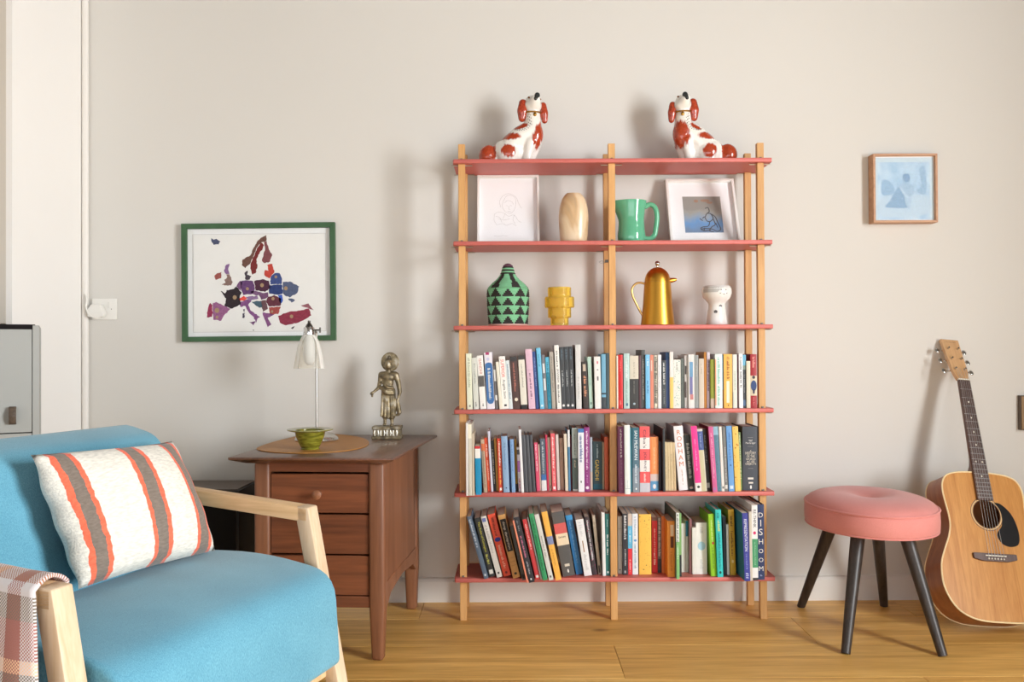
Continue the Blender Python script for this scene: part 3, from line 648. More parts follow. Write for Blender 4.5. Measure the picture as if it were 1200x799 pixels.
L_L = [
 (567.4,5.2,-20,606,678.6,(84,100,118),'slate blue paperback leaning hardest at the left end',dict(s=[(.05,.5,(196,206,214),.4)],e=[(.5,.94,.25,.02,(200,206,210))])),
 (573.6,7.0,-17.5,608,676.5,(42,42,40),'black paperback with yellow lettering',dict(t=[('The Rules of Contagion',.07,.58,(214,206,60),.46)],s=[(.62,.78,(200,196,90),.36)],r=[(.2,.85,.88,.95,(214,210,200))])),
 (582.6,6.4,-18.8,606,677,(212,208,200),'grey-white paperback with a small blue badge',dict(s=[(.14,.6,(170,164,156),.4)],r=[(.1,.8,.03,.09,(110,120,170))],e=[(.5,.93,.2,.02,(70,70,70))])),
 (590.2,9.0,-18.6,603.8,676,(232,84,54),'red-orange paperback with a blue blot mid-spine',dict(s=[(.06,.34,(130,46,34),.32),(.5,.88,(252,200,176),.36)],e=[(.5,.41,.42,.035,(36,52,150)),(.5,.94,.16,.02,(120,30,30))])),
 (601.4,8.6,-17.6,604.5,678,(210,158,92),'tan paperback with a black title panel',dict(r=[(.12,.95,.07,.58,(34,32,32)),(.1,.9,.68,.685,(170,120,60)),(.1,.9,.74,.745,(170,120,60)),(.1,.9,.8,.805,(170,120,60))],t=[('deep deception',.11,.55,(232,228,220),.42)],e=[(.5,.93,.2,.02,(50,40,30))])),
 (612.2,4.6,-14.6,616.7,680,(74,78,76),'short dark grey paperback right of the tan one',dict(speck=[(8,(120,124,120),.0015)],r=[(.2,.8,.9,.97,(30,30,30))])),
 (617.4,2.0,-16.5,611,683.6,(232,140,110),'thin salmon book pressed against a black one',dict()),
 (620.2,6.6,-18,608.8,684.8,(40,40,46),'black paperback pulled forward beyond the shelf edge',dict(s=[(.05,.2,(130,136,140),.3),(.28,.62,(206,120,150),.3),(.68,.88,(180,180,186),.26)],e=[(.5,.95,.14,.015,(220,220,220))])),
 (628.0,5.2,-15.4,609.5,679.5,(214,64,66),'red paperback with pale title, left of green',dict(s=[(.08,.5,(250,190,180),.34)],r=[(.2,.8,.93,.97,(236,226,220))])),
 (633.6,1.8,-15.6,607,679.5,(222,222,222),'very thin white book between red and green',dict()),
 (636.4,5.6,-16.2,603,680.6,(54,150,96),'green paperback',dict(s=[(.05,.85,(24,96,56),.4)])),
 (643.6,5.4,-17,603.8,680.6,(214,212,204),'grey-white paperback between green and yellow',dict(s=[(.3,.66,(140,136,130),.3)],r=[(.3,.7,.93,.96,(90,90,90))])),
 (651.4,7.0,-16.6,601,680.6,(242,180,78),'yellow-orange paperback with a blue pattern band',dict(b=[(.36,.48,(130,140,176))],speck=[],s=[(.55,.8,(200,140,50),.2)])),
 (660.0,14.4,-13.4,601.6,676.4,(86,86,86),'very thick grey hardback with red and cream bands',dict(b=[(.18,.34,(206,92,90)),(.34,.52,(226,212,184))],ht=[('Germany',.415,(70,60,60),.6,.04)],s=[],r=[(.3,.7,.81,.85,(214,206,190))],e=[(.5,.92,.07,.03,(230,230,226))],wp=1)),
 (675.4,7.8,-12.4,605,674,(40,112,166),'blue paperback with a lighter head',dict(b=[(0,.08,(60,150,206))],s=[(.1,.8,(110,160,200),.24)])),
 (684.9,9.0,-9.8,610,675.7,(232,232,232),'thick white paperback with a small brown streak',dict(r=[(.4,.52,.38,.58,(150,110,60))],s=[(.05,.3,(206,206,206),.4),(.62,.9,(206,206,206),.4)])),
 (694.8,5.2,-9.4,606.7,674.4,(60,50,54),'black and pink floral paperback with white title',dict(speck=[(22,(206,60,120),.002),(8,(120,160,110),.0014)],s=[(.06,.74,(232,228,226),.34)])),
 (701.4,3.4,-7.2,605,673.6,(184,168,146),'slim taupe book right of the floral one',dict(s=[(.1,.5,(150,132,110),.3)],r=[(.2,.8,.85,.97,(60,50,46))])),
 (707.4,3.6,-1.2,601.6,675.4,(230,230,228),'tall white book left of the teal one by mid post',dict(wp=1,dp=.2)),
 (711.0,5.0,-.4,603,675,(46,112,108),'teal hardback partly hidden by the mid post',dict(s=[(.08,.2,(150,190,186),.3),(.34,.66,(226,236,234),.4)],r=[(.3,.7,.93,.96,(226,236,234))])),
]
L_R = [
 (724.6,4.6,0,606,673,(210,206,196),'grey-white book beside the mid post',dict(r=[(0,1,.21,.215,(150,150,146)),(0,1,.5,.505,(150,150,146))],e=[(.4,.93,.16,.014,(60,60,60))])),
 (729.7,6.0,0,603,674.3,(48,48,54),'black hardback with white lettering',dict(s=[(.03,.42,(226,226,226),.42),(.58,.84,(200,200,200),.24)],r=[(.3,.6,.93,.97,(180,180,180))])),
 (736.2,4.8,0,603,674.3,(96,184,220),'paperback cyan above and red below',dict(b=[(0,.2,(206,190,176)),(.57,1,(222,52,62))],s=[(.24,.5,(226,240,246),.3),(.75,.95,(250,200,200),.3)])),
 (741.5,6.3,0,603,674,(232,234,236),'white paperback with pale blue lettering',dict(s=[(.05,.36,(150,170,190),.36),(.5,.9,(130,160,180),.36)],e=[(.5,.44,.26,.02,(110,160,206))])),
 (749.2,14.2,0,603.8,674,(244,194,84),'thick yellow hardback with a scattered brown print',dict(hard=1,speck=[(26,(150,100,40),.0016),(4,(90,70,40),.003),(10,(206,150,60),.0026)])),
 (764.4,6.2,0,607.4,672,(206,44,50),'red paperback with pale title beside thick yellow',dict(b=[(0,.06,(110,80,70))],s=[(.2,.62,(240,170,160),.3),(.64,.86,(250,220,210),.4)])),
 (771.0,4.2,0,607.4,672,(110,104,98),'dark book with dense pale lettering',dict(s=[(.02,.7,(206,198,186),.6)],b=[(.75,1,(50,50,50))])),
 (775.6,3.8,0,606,672.6,(206,110,40),'burnt orange slim book',dict(side=(206,110,40))),
 (779.8,8.2,0,611.7,677,(236,150,50),'bright orange paperback with a cream and brown label',dict(r=[(.4,.85,.07,.27,(246,214,170)),(.4,.85,.28,.48,(110,60,30))],s=[(.55,.9,(206,116,30),.24)])),
 (788.9,3.6,0,602.3,679.6,(130,186,120),'tall slim green book with black and white title',dict(b=[(0,.44,(226,230,222))],s=[(.02,.44,(34,40,38),.5),(.5,.7,(226,236,220),.4)],dp=.24,side=(96,110,100))),
 (792.8,4.6,0,602.8,676.5,(126,170,104),'green book with a black foot',dict(b=[(.66,1,(40,44,46))],r=[(.1,.4,.08,.36,(206,176,70))],dp=.22)),
 (798.2,5.4,0,614.6,671.6,(224,220,212),'short cream-white book right of the green pair',dict()),
 (803.9,2.8,0,611.8,671.6,(216,212,204),'thin white book with a teal head',dict(b=[(0,.3,(44,120,146))])),
 (807.0,2.7,0,609.5,673.4,(148,96,100),'thin mauve-brown book',dict(dp=.2,wp=1)),
 (810.2,4.4,0,619.6,674,(228,224,216),'short white book left of the thick white one',dict()),
 (815.2,12.6,0,614,674,(236,234,228),'thick white paperback with a pale blue disc',dict(e=[(.5,.45,.36,.085,(168,206,222))],s=[(.08,.2,(200,200,196),.3),(.7,.9,(210,210,206),.3)])),
 (832.0,6.6,-3.0,603.8,676.5,(146,200,40),'lime green hardback with a red dot',dict(hard=1,s=[(.1,.44,(206,230,140),.3),(.54,.9,(90,140,30),.26)],e=[(.6,.47,.2,.022,(190,50,60))],side=(130,180,40))),
 (840.8,6.6,-2.3,598.8,677.5,(50,196,192),'tall turquoise hardback',dict(hard=1,s=[(.05,.12,(24,120,120),.5),(.16,.32,(220,220,120),.42),(.34,.88,(28,130,130),.4)],e=[(.5,.93,.2,.02,(20,70,70))],wp=1)),
 (848.4,3.4,-.8,607,674.8,(52,62,74),'dark navy book between turquoise and mustard',dict()),
 (852.0,2.6,-.8,616,675,(226,226,224),'short thin white book left of the mustard one',dict()),
 (855.8,6.6,-2.0,598.8,675.2,(200,156,40),'mustard hardback with brown title',dict(hard=1,s=[(.1,.26,(90,60,20),.44),(.32,.7,(130,90,30),.4)],e=[(.5,.79,.2,.025,(230,206,140))],side=(170,140,30))),
 (873.6,6.6,-2.6,603,682.4,(62,66,150),'indigo book with white title and teal cover',dict(t=[('REPRESENTATION',.09,.56,(236,238,246),.5)],s=[(.6,.82,(130,140,200),.3),(.88,.96,(206,210,236),.5)],side=(40,120,146),dp=.24)),
 (880.6,3.2,-1.0,601.5,682,(206,196,180),'thin cream book right of the indigo one',dict(dp=.22)),
 (884.4,6.6,-.5,593.7,681.6,(234,232,230),'tall white book with bold black title and green panel',dict(t=[('RE-THINK',.06,.3,(40,42,44),.5)],b=[(.45,.83,(70,150,104)),(.965,1,(60,60,60))],e=[(.45,.37,.26,.022,(214,50,110))],s=[(.48,.8,(130,190,150),.3)],dp=.27,wp=1)),
 (891.2,8.2,-.2,593,680.8,(42,56,96),'tall navy hardback with stacked white capital letters',dict(hard=1,st=('DISHOOM',.07,.9,(226,222,214),.62),s=[(.93,.95,(150,160,190),.3)],dp=.26)),
]
YF = {3: 479.3, 4: 577.3, 5: 677.6}
def fit_row(rows, si, bay, rowname, limit_l, limit_r):
    zs = SZ[si]
    def poly(b):
        a = b['a']; x = b['x']; w = b['w']; h = b['h']; s, c = math.sin(a), math.cos(a)
        zo = w*math.sin(-a) if a < 0 else 0
        return [(x, zo), (x+w*c, zo+w*s), (x+w*c-h*s, zo+w*s+h*c), (x-h*s, zo+h*c)]
    def edge(P, z, side):
        xs = []
        for i in range(4):
            (x0, z0), (x1, z1) = P[i], P[(i+1) % 4]
            if (z0-z)*(z1-z) <= 0 and abs(z1-z0) > 1e-9: xs.append(x0+(x1-x0)*(z-z0)/(z1-z0))
        return (max(xs) if side else min(xs)) if xs else None
    for sc in (1.0, 0.98, 0.96, 0.94, 0.92, 0.90, 0.88, 0.86, 0.84, 0.82, 0.78, 0.74):
        out = []
        for (xb, wp, ln, yt, yb, col, look, o) in rows:
            if si == 3: d = 3.192 + (479.3-yb)*0.012
            else: d = DF*(YF[si]-HZ)/(yb-HZ)
            d = min(max(d, 3.115), 3.30)
            k = d/F_PX
            hp = (yb-yt); a = math.atan2(-ln, hp)
            out.append(dict(x=at(xb, yb, d).x, d=d, w=wp*k*math.cos(a)*sc, h=math.hypot(hp, ln)*k, a=a, col=col, look=look, o=o))
        def gap(A, B):
            """how far B must move right to clear A"""
            PA, PB = poly(A), poly(B); need = -1.0
            zt = max(p[1] for p in PB)
            for z in [zt*q/14.0 for q in range(15)] + [p[1] for p in PB] + [p[1] for p in PA]:
                r_ = edge(PA, z, 1); l_ = edge(PB, z, 0)
                if r_ is not None and l_ is not None: need = max(need, r_-l_+0.0003)
            return need
        n = len(out)
        for it in range(3):
            for i in range(n):
                need = max(0.0, limit_l - min(p[0] for p in poly(out[i])))
                for j in range(max(0, i-5), i): need = max(need, gap(out[j], out[i]))
                out[i]['x'] += need * (1.0 if it != 1 else 1.0)
            for i in range(n-1, -1, -1):
                need = max(0.0, max(p[0] for p in poly(out[i])) - limit_r)
                for j in range(i+1, min(n, i+6)): need = max(need, gap(out[i], out[j]))
                out[i]['x'] -= need
        end = limit_l - min(min(p[0] for p in poly(b)) for b in out) + limit_r - 1e-5
        if end <= limit_r: break
    else:
        print('ROW OVERFLOW', rowname, bay, end-limit_r)
    print('row', rowname, bay, 'books', len(rows), 'scale', sc, 'end', round(end-limit_r, 4))
    for b in out:
        make_book('%s, %s %s book row' % (b['look'], rowname, bay), b['x'], b['d'], zs, b['w'], b['h'], b['a'], b['col'], b['o'], 'books in the %s row of the bookshelf' % rowname)
pl = [ox+p-PW/2-0.0005 for p in PXC]; pr = [ox+p+PW/2+0.0005 for p in PXC]
for si, nm, L_, R_ in ((3, 'upper', U_L, U_R), (4, 'middle', M_L, M_R), (5, 'lower', L_L, L_R)):
    fit_row(L_, si, 'left', nm, pr[0], pl[1]); fit_row(R_, si, 'right', nm, pr[1], pl[2])
# ================================================================== things on the upper shelves
m_wframe = mat('white_frame', (236, 234, 230), 0.4, var=0.01)
m_matboard = mat('mount_board', (240, 239, 240), 0.9, var=0.008)
m_glass = None
def glass_mat(name, col, rough=0.02, alpha=0.12):
    """thin picture or lamp glass"""
    if name in MATS: return MATS[name]
    m = bpy.data.materials.new(name); m.use_nodes = True
    N = m.node_tree.nodes; L = m.node_tree.links
    p = N['Principled BSDF']; p.inputs['Base Color'].default_value = lin(col); p.inputs['Roughness'].default_value = rough
    if alpha == 0:
        N.remove(p); p = N.new('ShaderNodeBsdfGlossy'); p.inputs['Roughness'].default_value = rough
    tr_ = N.new('ShaderNodeBsdfTransparent'); tr_.inputs['Color'].default_value = lin(col)
    mx = N.new('ShaderNodeMixShader'); lw = N.new('ShaderNodeLayerWeight'); lw.inputs['Blend'].default_value = 0.25 if alpha else 0.09
    mr = N.new('ShaderNodeMapRange'); mr.inputs[3].default_value = alpha; mr.inputs[4].default_value = min(1.0, alpha+0.6)
    L.new(lw.outputs['Fresnel'], mr.inputs[0]); L.new(mr.outputs[0], mx.inputs[0])
    L.new(tr_.outputs[0], mx.inputs[1]); L.new(p.outputs[0], mx.inputs[2])
    L.new(mx.outputs[0], N['Material Output'].inputs['Surface'])
    MATS[name] = m
    return m
m_pane = glass_mat('picture_glass', (254, 255, 255), 0.02, 0.0)
def picture(name, label, w, h, fw, fd, mframe, cat='picture', rebate=0.006, my=None):
    """upright frame: x 0..w, z 0..h, front at y=0, back at y=fd; returns the root"""
    t = thing(name, label, cat)
    o_ = [(0, 0), (w, 0), (w, h), (0, h)]; i_ = [(fw, fw), (w-fw, fw), (w-fw, h-fw), (fw, h-fw)]
    for k in range(4):
        j = (k+1) % 4
        MB().prism([o_[k], o_[j], i_[j], i_[k]], 0, fd, 'XZ').build('frame_rail', mframe, t, bevel=0.0008, bseg=1)
    MB().box(fw-0.002, w-fw+0.002, (fd-0.006 if my is None else my), (fd-0.001 if my is None else my+0.005), fw-0.002, h-fw+0.002).build('mount', m_matboard, t)
    MB().add([(fw-0.001, rebate, fw-0.001), (w-fw+0.001, rebate, fw-0.001), (w-fw+0.001, rebate, h-fw+0.001), (fw-0.001, rebate, h-fw+0.001)], [(0, 1, 2, 3)]).build('glass', m_pane, t, fixn=False)
    return t
def lean_back(px, d0, d1, ytop, z):
    """foot of the front at depth d0, upper front edge at depth d1 seen at row ytop: height and angle"""
    dz = at(px, ytop, d1).z - z
    return math.hypot(d1-d0, dz), math.atan2(d1-d0, dz)
def set_lean(t, x, d0, z, a, depth):
    t.location = (x, d0, z + 0.0008 + depth*math.sin(a)); t.rotation_euler = (-a, 0, 0)
# white frame with a fine pencil drawing
z1 = SZ[1]
D1 = 3.335
pA, pB = at(559, 283, D1), at(632.5, 283, D1)
wA = pB.x-pA.x; hA, aA = lean_back(595, D1, 3.395, 206.5, z1)
t = picture('picture_frame', 'white frame with a faint pencil line drawing beside the marbled vase', wA, hA, 0.0085, 0.022, m_wframe)
set_lean(t, pA.x, D1, z1, aA, 0.022)
dr = MB()
def zpt(X, Y): return (((X-100)/555.0)*wA, hA*(1-(Y-88)/575.0))
strokes = [[(330,300),(360,255),(400,245),(440,270),(445,320),(430,370),(395,395),(350,380),(325,340),(330,300)],
 [(345,310),(370,290),(410,300),(425,325)],[(360,330),(375,335)],[(395,330),(412,335)],[(385,335),(382,360),(394,362)],[(370,378),(400,380)],
 [(310,345),(300,300),(325,255),(380,232),(440,255),(465,295)],[(255,400),(290,385),(340,395),(380,420),(430,410),(470,460),(495,470)],
 [(255,400),(250,450),(275,490)],[(275,490),(330,480),(360,495),(410,480),(450,500)],[(290,440),(340,450),(390,440)],[(460,290),(480,330),(500,355)],
 [(265,420),(300,430),(320,470)],[(350,400),(330,440)],[(430,410),(420,450),(440,480)],[(250,580),(290,583),(330,578),(370,582)]]
for s in strokes:
    p3 = spline([(a, b, 0) for a, b in s], 4)
    dr.ribbon([zpt(p.x, p.y) for p in p3], 0.0009, 0.0155)
tag(dr.build('line_drawing', flat((188, 186, 184)), t, fixn=False), kind='stuff')
# white frame with a grey and blue etching, leaning back
D2 = 3.30
pA, pB = at(786, 282, D2), at(868.5, 282, D2)
wB = pB.x-pA.x; hB, aB = lean_back(825, D2, 3.405, 212, z1)
t = picture('picture_frame', 'white frame leaning back with a small blue and grey etching', wB, hB, 0.0095, 0.022, m_wframe)
set_lean(t, pA.x, D2, z1, aB, 0.022)
def zb(X, Y): return ((X-395)/490.0*wB, hB*(1-(Y-78)/415.0))
def rect(mb, X0, Y0, X1, Y1, y):
    (a, b), (c, d) = zb(X0, Y0), zb(X1, Y1); mb.add([(a, y, d), (c, y, d), (c, y, b), (a, y, b)], [(0, 1, 2, 3)])
m_sky = bpy.data.materials.new('etching_wash'); m_sky.use_nodes = True
N = m_sky.node_tree.nodes; L = m_sky.node_tree.links
tc = N.new('ShaderNodeTexCoord'); sx = N.new('ShaderNodeSeparateXYZ'); L.new(tc.outputs['Generated'], sx.inputs[0])
nz = N.new('ShaderNodeTexNoise'); nz.inputs['Scale'].default_value = 4; nz.inputs['Detail'].default_value = 4; L.new(tc.outputs['Generated'], nz.inputs['Vector'])
ma = N.new('ShaderNodeMath'); ma.operation = 'MULTIPLY_ADD'; ma.inputs[1].default_value = 0.5; L.new(nz.outputs['Fac'], ma.inputs[0]); L.new(sx.outputs['Z'], ma.inputs[2])
rp = N.new('ShaderNodeValToRGB'); e = rp.color_ramp.elements
e[0].position = 0.28; e[0].color = lin((120, 140, 168)); e[1].position = 1.2/1.3; e[1].color = lin((150, 146, 140))
for p_, c_ in ((0.5, (110, 152, 200)), (0.68, (150, 162, 176)), (0.82, (160, 158, 152))):
    q = e.new(p_); q.color = lin(c_)
L.new(ma.outputs[0], rp.inputs['Fac']); L.new(rp.outputs['Color'], N['Principled BSDF'].inputs['Base Color']); N['Principled BSDF'].inputs['Roughness'].default_value = 0.8
pr_ = MB(); rect(pr_, 510, 185, 780, 422, 0.0155); pr_.build('print', m_sky, t, fixn=False)
ln = MB()
for s in [[(665,265),(685,258),(692,285),(672,300),(660,320)],[(640,330),(655,320),(668,345),(690,350),(715,330),(700,300),(680,298)],[(700,300),(730,320),(745,360),(760,400),(735,415),(700,400),(660,395),(620,400)],
          [(640,345),(620,330)],[(690,350),(675,380),(640,385),(620,395),(640,410),(690,405)],[(715,335),(725,370),(700,385),(680,410),(710,418)],[(730,360),(740,390)],[(650,390),(640,412)]]:
    p3 = spline([(a, b, 0) for a, b in s], 4); ln.ribbon([zb(p.x, p.y) for p in p3], 0.0034, 0.0150)
tag(ln.build('etched_figure', flat((84, 82, 84)), t, fixn=False), kind='stuff')
cl = MB()
for (X, Y, a_, b_) in ((670, 212, 34, 9), (605, 215, 16, 10), (700, 226, 22, 7)):
    n = 14; cl.add([(zb(X+a_*math.cos(6.283*k/n), 0)[0], 0.0152, zb(0, Y+b_*math.sin(6.283*k/n))[1]) for k in range(n)], [tuple(range(n))])
tag(cl.build('clouds', flat((160, 128, 110)), t, fixn=False), kind='stuff')

# marbled vase
D3 = 3.275
p = at(672.3, 281.5, D3); k = D3/F_PX
zt = at(672, 226.8, D3).z; H = zt-z1
t = thing('vase', 'flattened egg-shaped cream vase with grey-brown marbling', 'vase', (p.x, D3, z1+0.0008))
prof = [(0.0, 0), (14.5, 0), (15.6, .03), (16.6, .2), (17.4, .4), (17.5, .55), (16.5, .72), (14.0, .87), (10.6, .96), (8.6, .99), (8.0, 1.0), (7.0, .985), (6.2, .9), (5.5, .5), (0.0, .4)]
m_marb = bpy.data.materials.new('marbled_glaze'); m_marb.use_nodes = True
N = m_marb.node_tree.nodes; L = m_marb.node_tree.links
tc = N.new('ShaderNodeTexCoord'); mp = N.new('ShaderNodeMapping'); mp.inputs['Scale'].default_value = (1, 1, 0.45); L.new(tc.outputs['Object'], mp.inputs['Vector'])
nz = N.new('ShaderNodeTexNoise'); nz.inputs['Scale'].default_value = 11; nz.inputs['Detail'].default_value = 3; nz.inputs['Distortion'].default_value = 0.5; L.new(mp.outputs['Vector'], nz.inputs['Vector'])
rp = N.new('ShaderNodeValToRGB'); e = rp.color_ramp.elements
e[0].position = 0.3; e[0].color = lin((176, 150, 124)); e[1].position = 0.74; e[1].color = lin((206, 200, 196))
for p_, c_ in ((0.4, (206, 172, 130)), (0.5, (226, 204, 170)), (0.62, (222, 192, 152))):
    q = e.new(p_); q.color = lin(c_)
L.new(nz.outputs['Fac'], rp.inputs['Fac']); L.new(rp.outputs['Color'], N['Principled BSDF'].inputs['Base Color']); N['Principled BSDF'].inputs['Roughness'].default_value = 0.28
MB().lathe([(r*k, f*H) for r, f in prof], 40, sy=0.7).build('body', m_marb, t, smooth=True, angle=60)

# green jug
D4 = 3.27; k = D4/F_PX
p = at(740, 281.5, D4); H = at(740, 236, D4).z - z1
m_green = mat('green_glaze', (98, 178, 140), 0.12, var=0.06, scale=12, coat=0.6)
t = thing('jug', 'glossy jade green ceramic jug with a looped handle', 'jug', (p.x, D4, z1+0.0008))
def jug_ring(f):
    rs = [(0, 14.5), (.03, 15.6), (.18, 16.4), (.36, 15.4), (.55, 14.8), (.75, 15.8), (.92, 17.4), (1, 17.8)]
    for (a, ra), (b, rb) in zip(rs[:-1], rs[1:]):
        if f <= b: u = (f-a)/(b-a); u = u*u*(3-2*u); return ra+(rb-ra)*u
    return rs[-1][1]
jm = MB(); n = 36; levels = [i/16 for i in range(17)]
def ring(f, off, zoff=0.0):
    r = jug_ring(f)-off; out = []
    for q in range(n):
        th = 6.28318*q/n
        sp_ = max(0, math.cos(th-math.pi))**6 * max(0, (f-.45)/.55)**1.5 * 7.5          # pouring lip on the left
        out.append(((r+sp_)*k*math.cos(th), (r+sp_*0.3)*k*math.sin(th)*0.92, f*H+zoff-0.0*sp_))
    return out
vs = [(0, 0, 0.0)]; fs = []
for f in levels: vs += ring(f, 0)
for f in reversed(levels[5:]): vs += ring(f, 1.3)
R_n = (len(vs)-1)//n
fs += [(0, 1+(q+1) % n, 1+q) for q in range(n)]
for i in range(R_n-1):
    fs += [(1+i*n+q, 1+i*n+(q+1) % n, 1+(i+1)*n+(q+1) % n, 1+(i+1)*n+q) for q in range(n)]
fs.append(tuple(1+(R_n-1)*n+q for q in range(n)))
jm.add(vs, fs); jm.build('body', m_green, t, smooth=True, angle=70)
hp = spline([(15.5*k, 0, .86*H), (22*k, 0, .92*H), (28*k, 0, .84*H), (30.2*k, 0, .62*H), (28.6*k, 0, .34*H), (27*k, 0, .19*H), (21.5*k, 0, .105*H), (14.5*k, 0, .12*H)], 6)
MB().tube(hp, 3.0*k, 12).build('handle', m_green, t, smooth=True, angle=80)

# woven lidded basket with black triangles
z2 = SZ[2]
D5 = 3.275; k = D5/F_PX
p = at(595.5, 381, D5); H = at(595, 309, D5).z - z2
t = thing('basket', 'woven mint and black zigzag basket with a pointed lid', 'basket', (p.x, D5, z2+0.0008))
def bask_r(f):
    P = [(0, 22.4), (.03, 22.8), (.3, 24.2), (.5, 24.6), (.58, 24.2), (.62, 22.6), (.68, 18.6), (.74, 13.2), (.80, 9.4), (.86, 7.6), (.92, 6.4), (.97, 5.0), (1.0, 1.5)]
    for (a, ra), (b, rb) in zip(P[:-1], P[1:]):
        if f <= b: return ra+(rb-ra)*(f-a)/(b-a)
    return 1.5
m_mint, m_blk, m_plum = mat('woven_mint', (126, 190, 146), 0.8, bump=0.3, bscale=250), mat('woven_black', (50, 46, 44), 0.85, bump=0.3, bscale=250), mat('woven_plum', (104, 66, 84), 0.85)
m_rim = mat('woven_pink_base', (220, 176, 164), 0.8)
NS = 96
def basket_piece(f0, f1, nrow, fn, name, mats):
    b = MB(); vs = []; rows_ = []
    for i in range(nrow*3+1):
        f = f0+(f1-f0)*i/(nrow*3); bul = 0.7*math.sin(math.pi*((i % 3)/3.0)) if i % 3 else 0
        r = (bask_r(f)+bul)*k
        for q in range(NS): vs.append((r*math.cos(6.28318*q/NS), r*math.sin(6.28318*q/NS), f*H))
    o0 = len(b.v); b.v += vs
    for i in range(nrow*3):
        row = i//3
        for q in range(NS):
            b.f.append((i*NS+q, i*NS+(q+1) % NS, (i+1)*NS+(q+1) % NS, (i+1)*NS+q)); b.m.append(fn(row, nrow, (q+0.5)/NS))
    b.f.append(tuple(range(NS-1, -1, -1))); b.m.append(fn(0, nrow, 0))
    b.f.append(tuple(nrow*3*NS+q for q in range(NS))); b.m.append(fn(nrow-1, nrow, 0))
    return b.build(name, mats, t, smooth=True, fixn=False, angle=50)
def pat_body(row, nrow, u):
    if row == 0: return 2
    v = ((row-1) % 5+0.5)/5.0                                  # tier height
    ph = (u*10) % 1.0
    return 1 if abs(ph-0.5) < 0.5*(1-v) else 0
def pat_lid(row, nrow, u):
    f = row/nrow
    if f > .86: return 2
    if f > .5: return 1 if row % 2 else 0
    ph = (u*5.5) % 1.0
    return 1 if abs(ph-0.5) < 0.16+0.3*abs(f-.22) else 0
basket_piece(0, .60, 21, pat_body, 'body', [m_mint, m_blk, m_rim])
basket_piece(.602, 1.0, 16, pat_lid, 'lid', [m_mint, m_blk, m_plum])

# amber stepped glass
D6 = 3.27; k = D6/F_PX
p = at(655.8, 381, D6); H = at(655, 337, D6).z - z2
m_amber = glass_mat('amber_glass', (252, 236, 150), 0.06, 0.16)
t = thing('glass_vase', 'stepped amber glass vase of four stacked rings', 'vase', (p.x, D6, z2+0.0008))
prof = [(0, 0), (10.0, 0), (10.6, .01), (10.6, .20), (13.0, .21), (13.6, .22), (13.6, .46), (16.6, .47), (17.3, .49), (17.3, .73), (16.6, .75), (13.6, .76), (13.6, .985), (13.1, 1.0), (12.4, .985), (12.2, .78), (15.2, .72), (15.2, .5), (12.2, .44), (12.0, .25), (9.0, .18), (9.0, .06), (0, .05)]
MB().lathe([(r*k, f*H) for r, f in prof], 40).build('body', m_amber, t, smooth=True, angle=30)

# brass coffee pot
D7 = 3.27; k = D7/F_PX
p = at(770.8, 381, D7); zf = lambda y: at(771, y, D7).z - z2
m_brass = mat('brushed_brass', (218, 162, 66), 0.32, 1.0, var=0.08, scale=60, stretch=(1, 1, 0.05))
t = thing('coffee_pot', 'brushed brass coffee pot with domed lid and silver ball knob', 'coffee pot', (p.x, D7, z2+0.0008))
H0 = zf(331)
MB().lathe([(0, 0), (19.2*k, 0), (19.6*k, .002), (17.0*k, H0*.5), (15.4*k, H0*.98), (15.3*k, H0), (0, H0)], 44).build('body', m_brass, t, smooth=True, angle=35)
lid = MB().lathe([(15.2*k, H0+.0004), (15.1*k, H0+.003), (14.7*k, zf(327)), (13.5*k, zf(322.5)), (11.4*k, zf(319)), (8.2*k, zf(316)), (4.6*k, zf(314)), (0, zf(313.2))], 44).build('lid', m_brass, t, smooth=True, angle=50)
kn = MB(); kn.tube([(0, 0, zf(313.4)), (0, 0, zf(311.5))], 1.1*k, 10); kn.ball((0, 0, zf(309)), 3.0*k, 16, 10)
kn.build('knob', mat('polished_silver', (196, 190, 184), 0.12, 1.0), t, smooth=True, angle=60)
sp_ = MB()
sp_.tube([(12*k, 0, zf(329.4)), (16*k, 0, zf(328.8)), (19*k, 0, zf(328.3)), (21*k, 0, zf(328.0)), (22.4*k, 0, zf(327.8))], [3.4*k, 3.0*k, 2.5*k, 2.0*k, 1.4*k], 12)
sp_.build('spout', m_brass, t, smooth=True, angle=50)
hd = spline([(-14.2*k, 0, zf(333)), (-20*k, 0, zf(331.4)), (-26*k, 0, zf(333)), (-30*k, 0, zf(339)), (-29*k, 0, zf(347)), (-25*k, 0, zf(356)), (-21*k, 0, zf(364)), (-17.4*k, 0, zf(370))], 6)
MB().tube(hd, 1.35*k, 10).build('handle', mat('pale_brass', (226, 190, 120), 0.3, 1.0), t, smooth=True, angle=60)

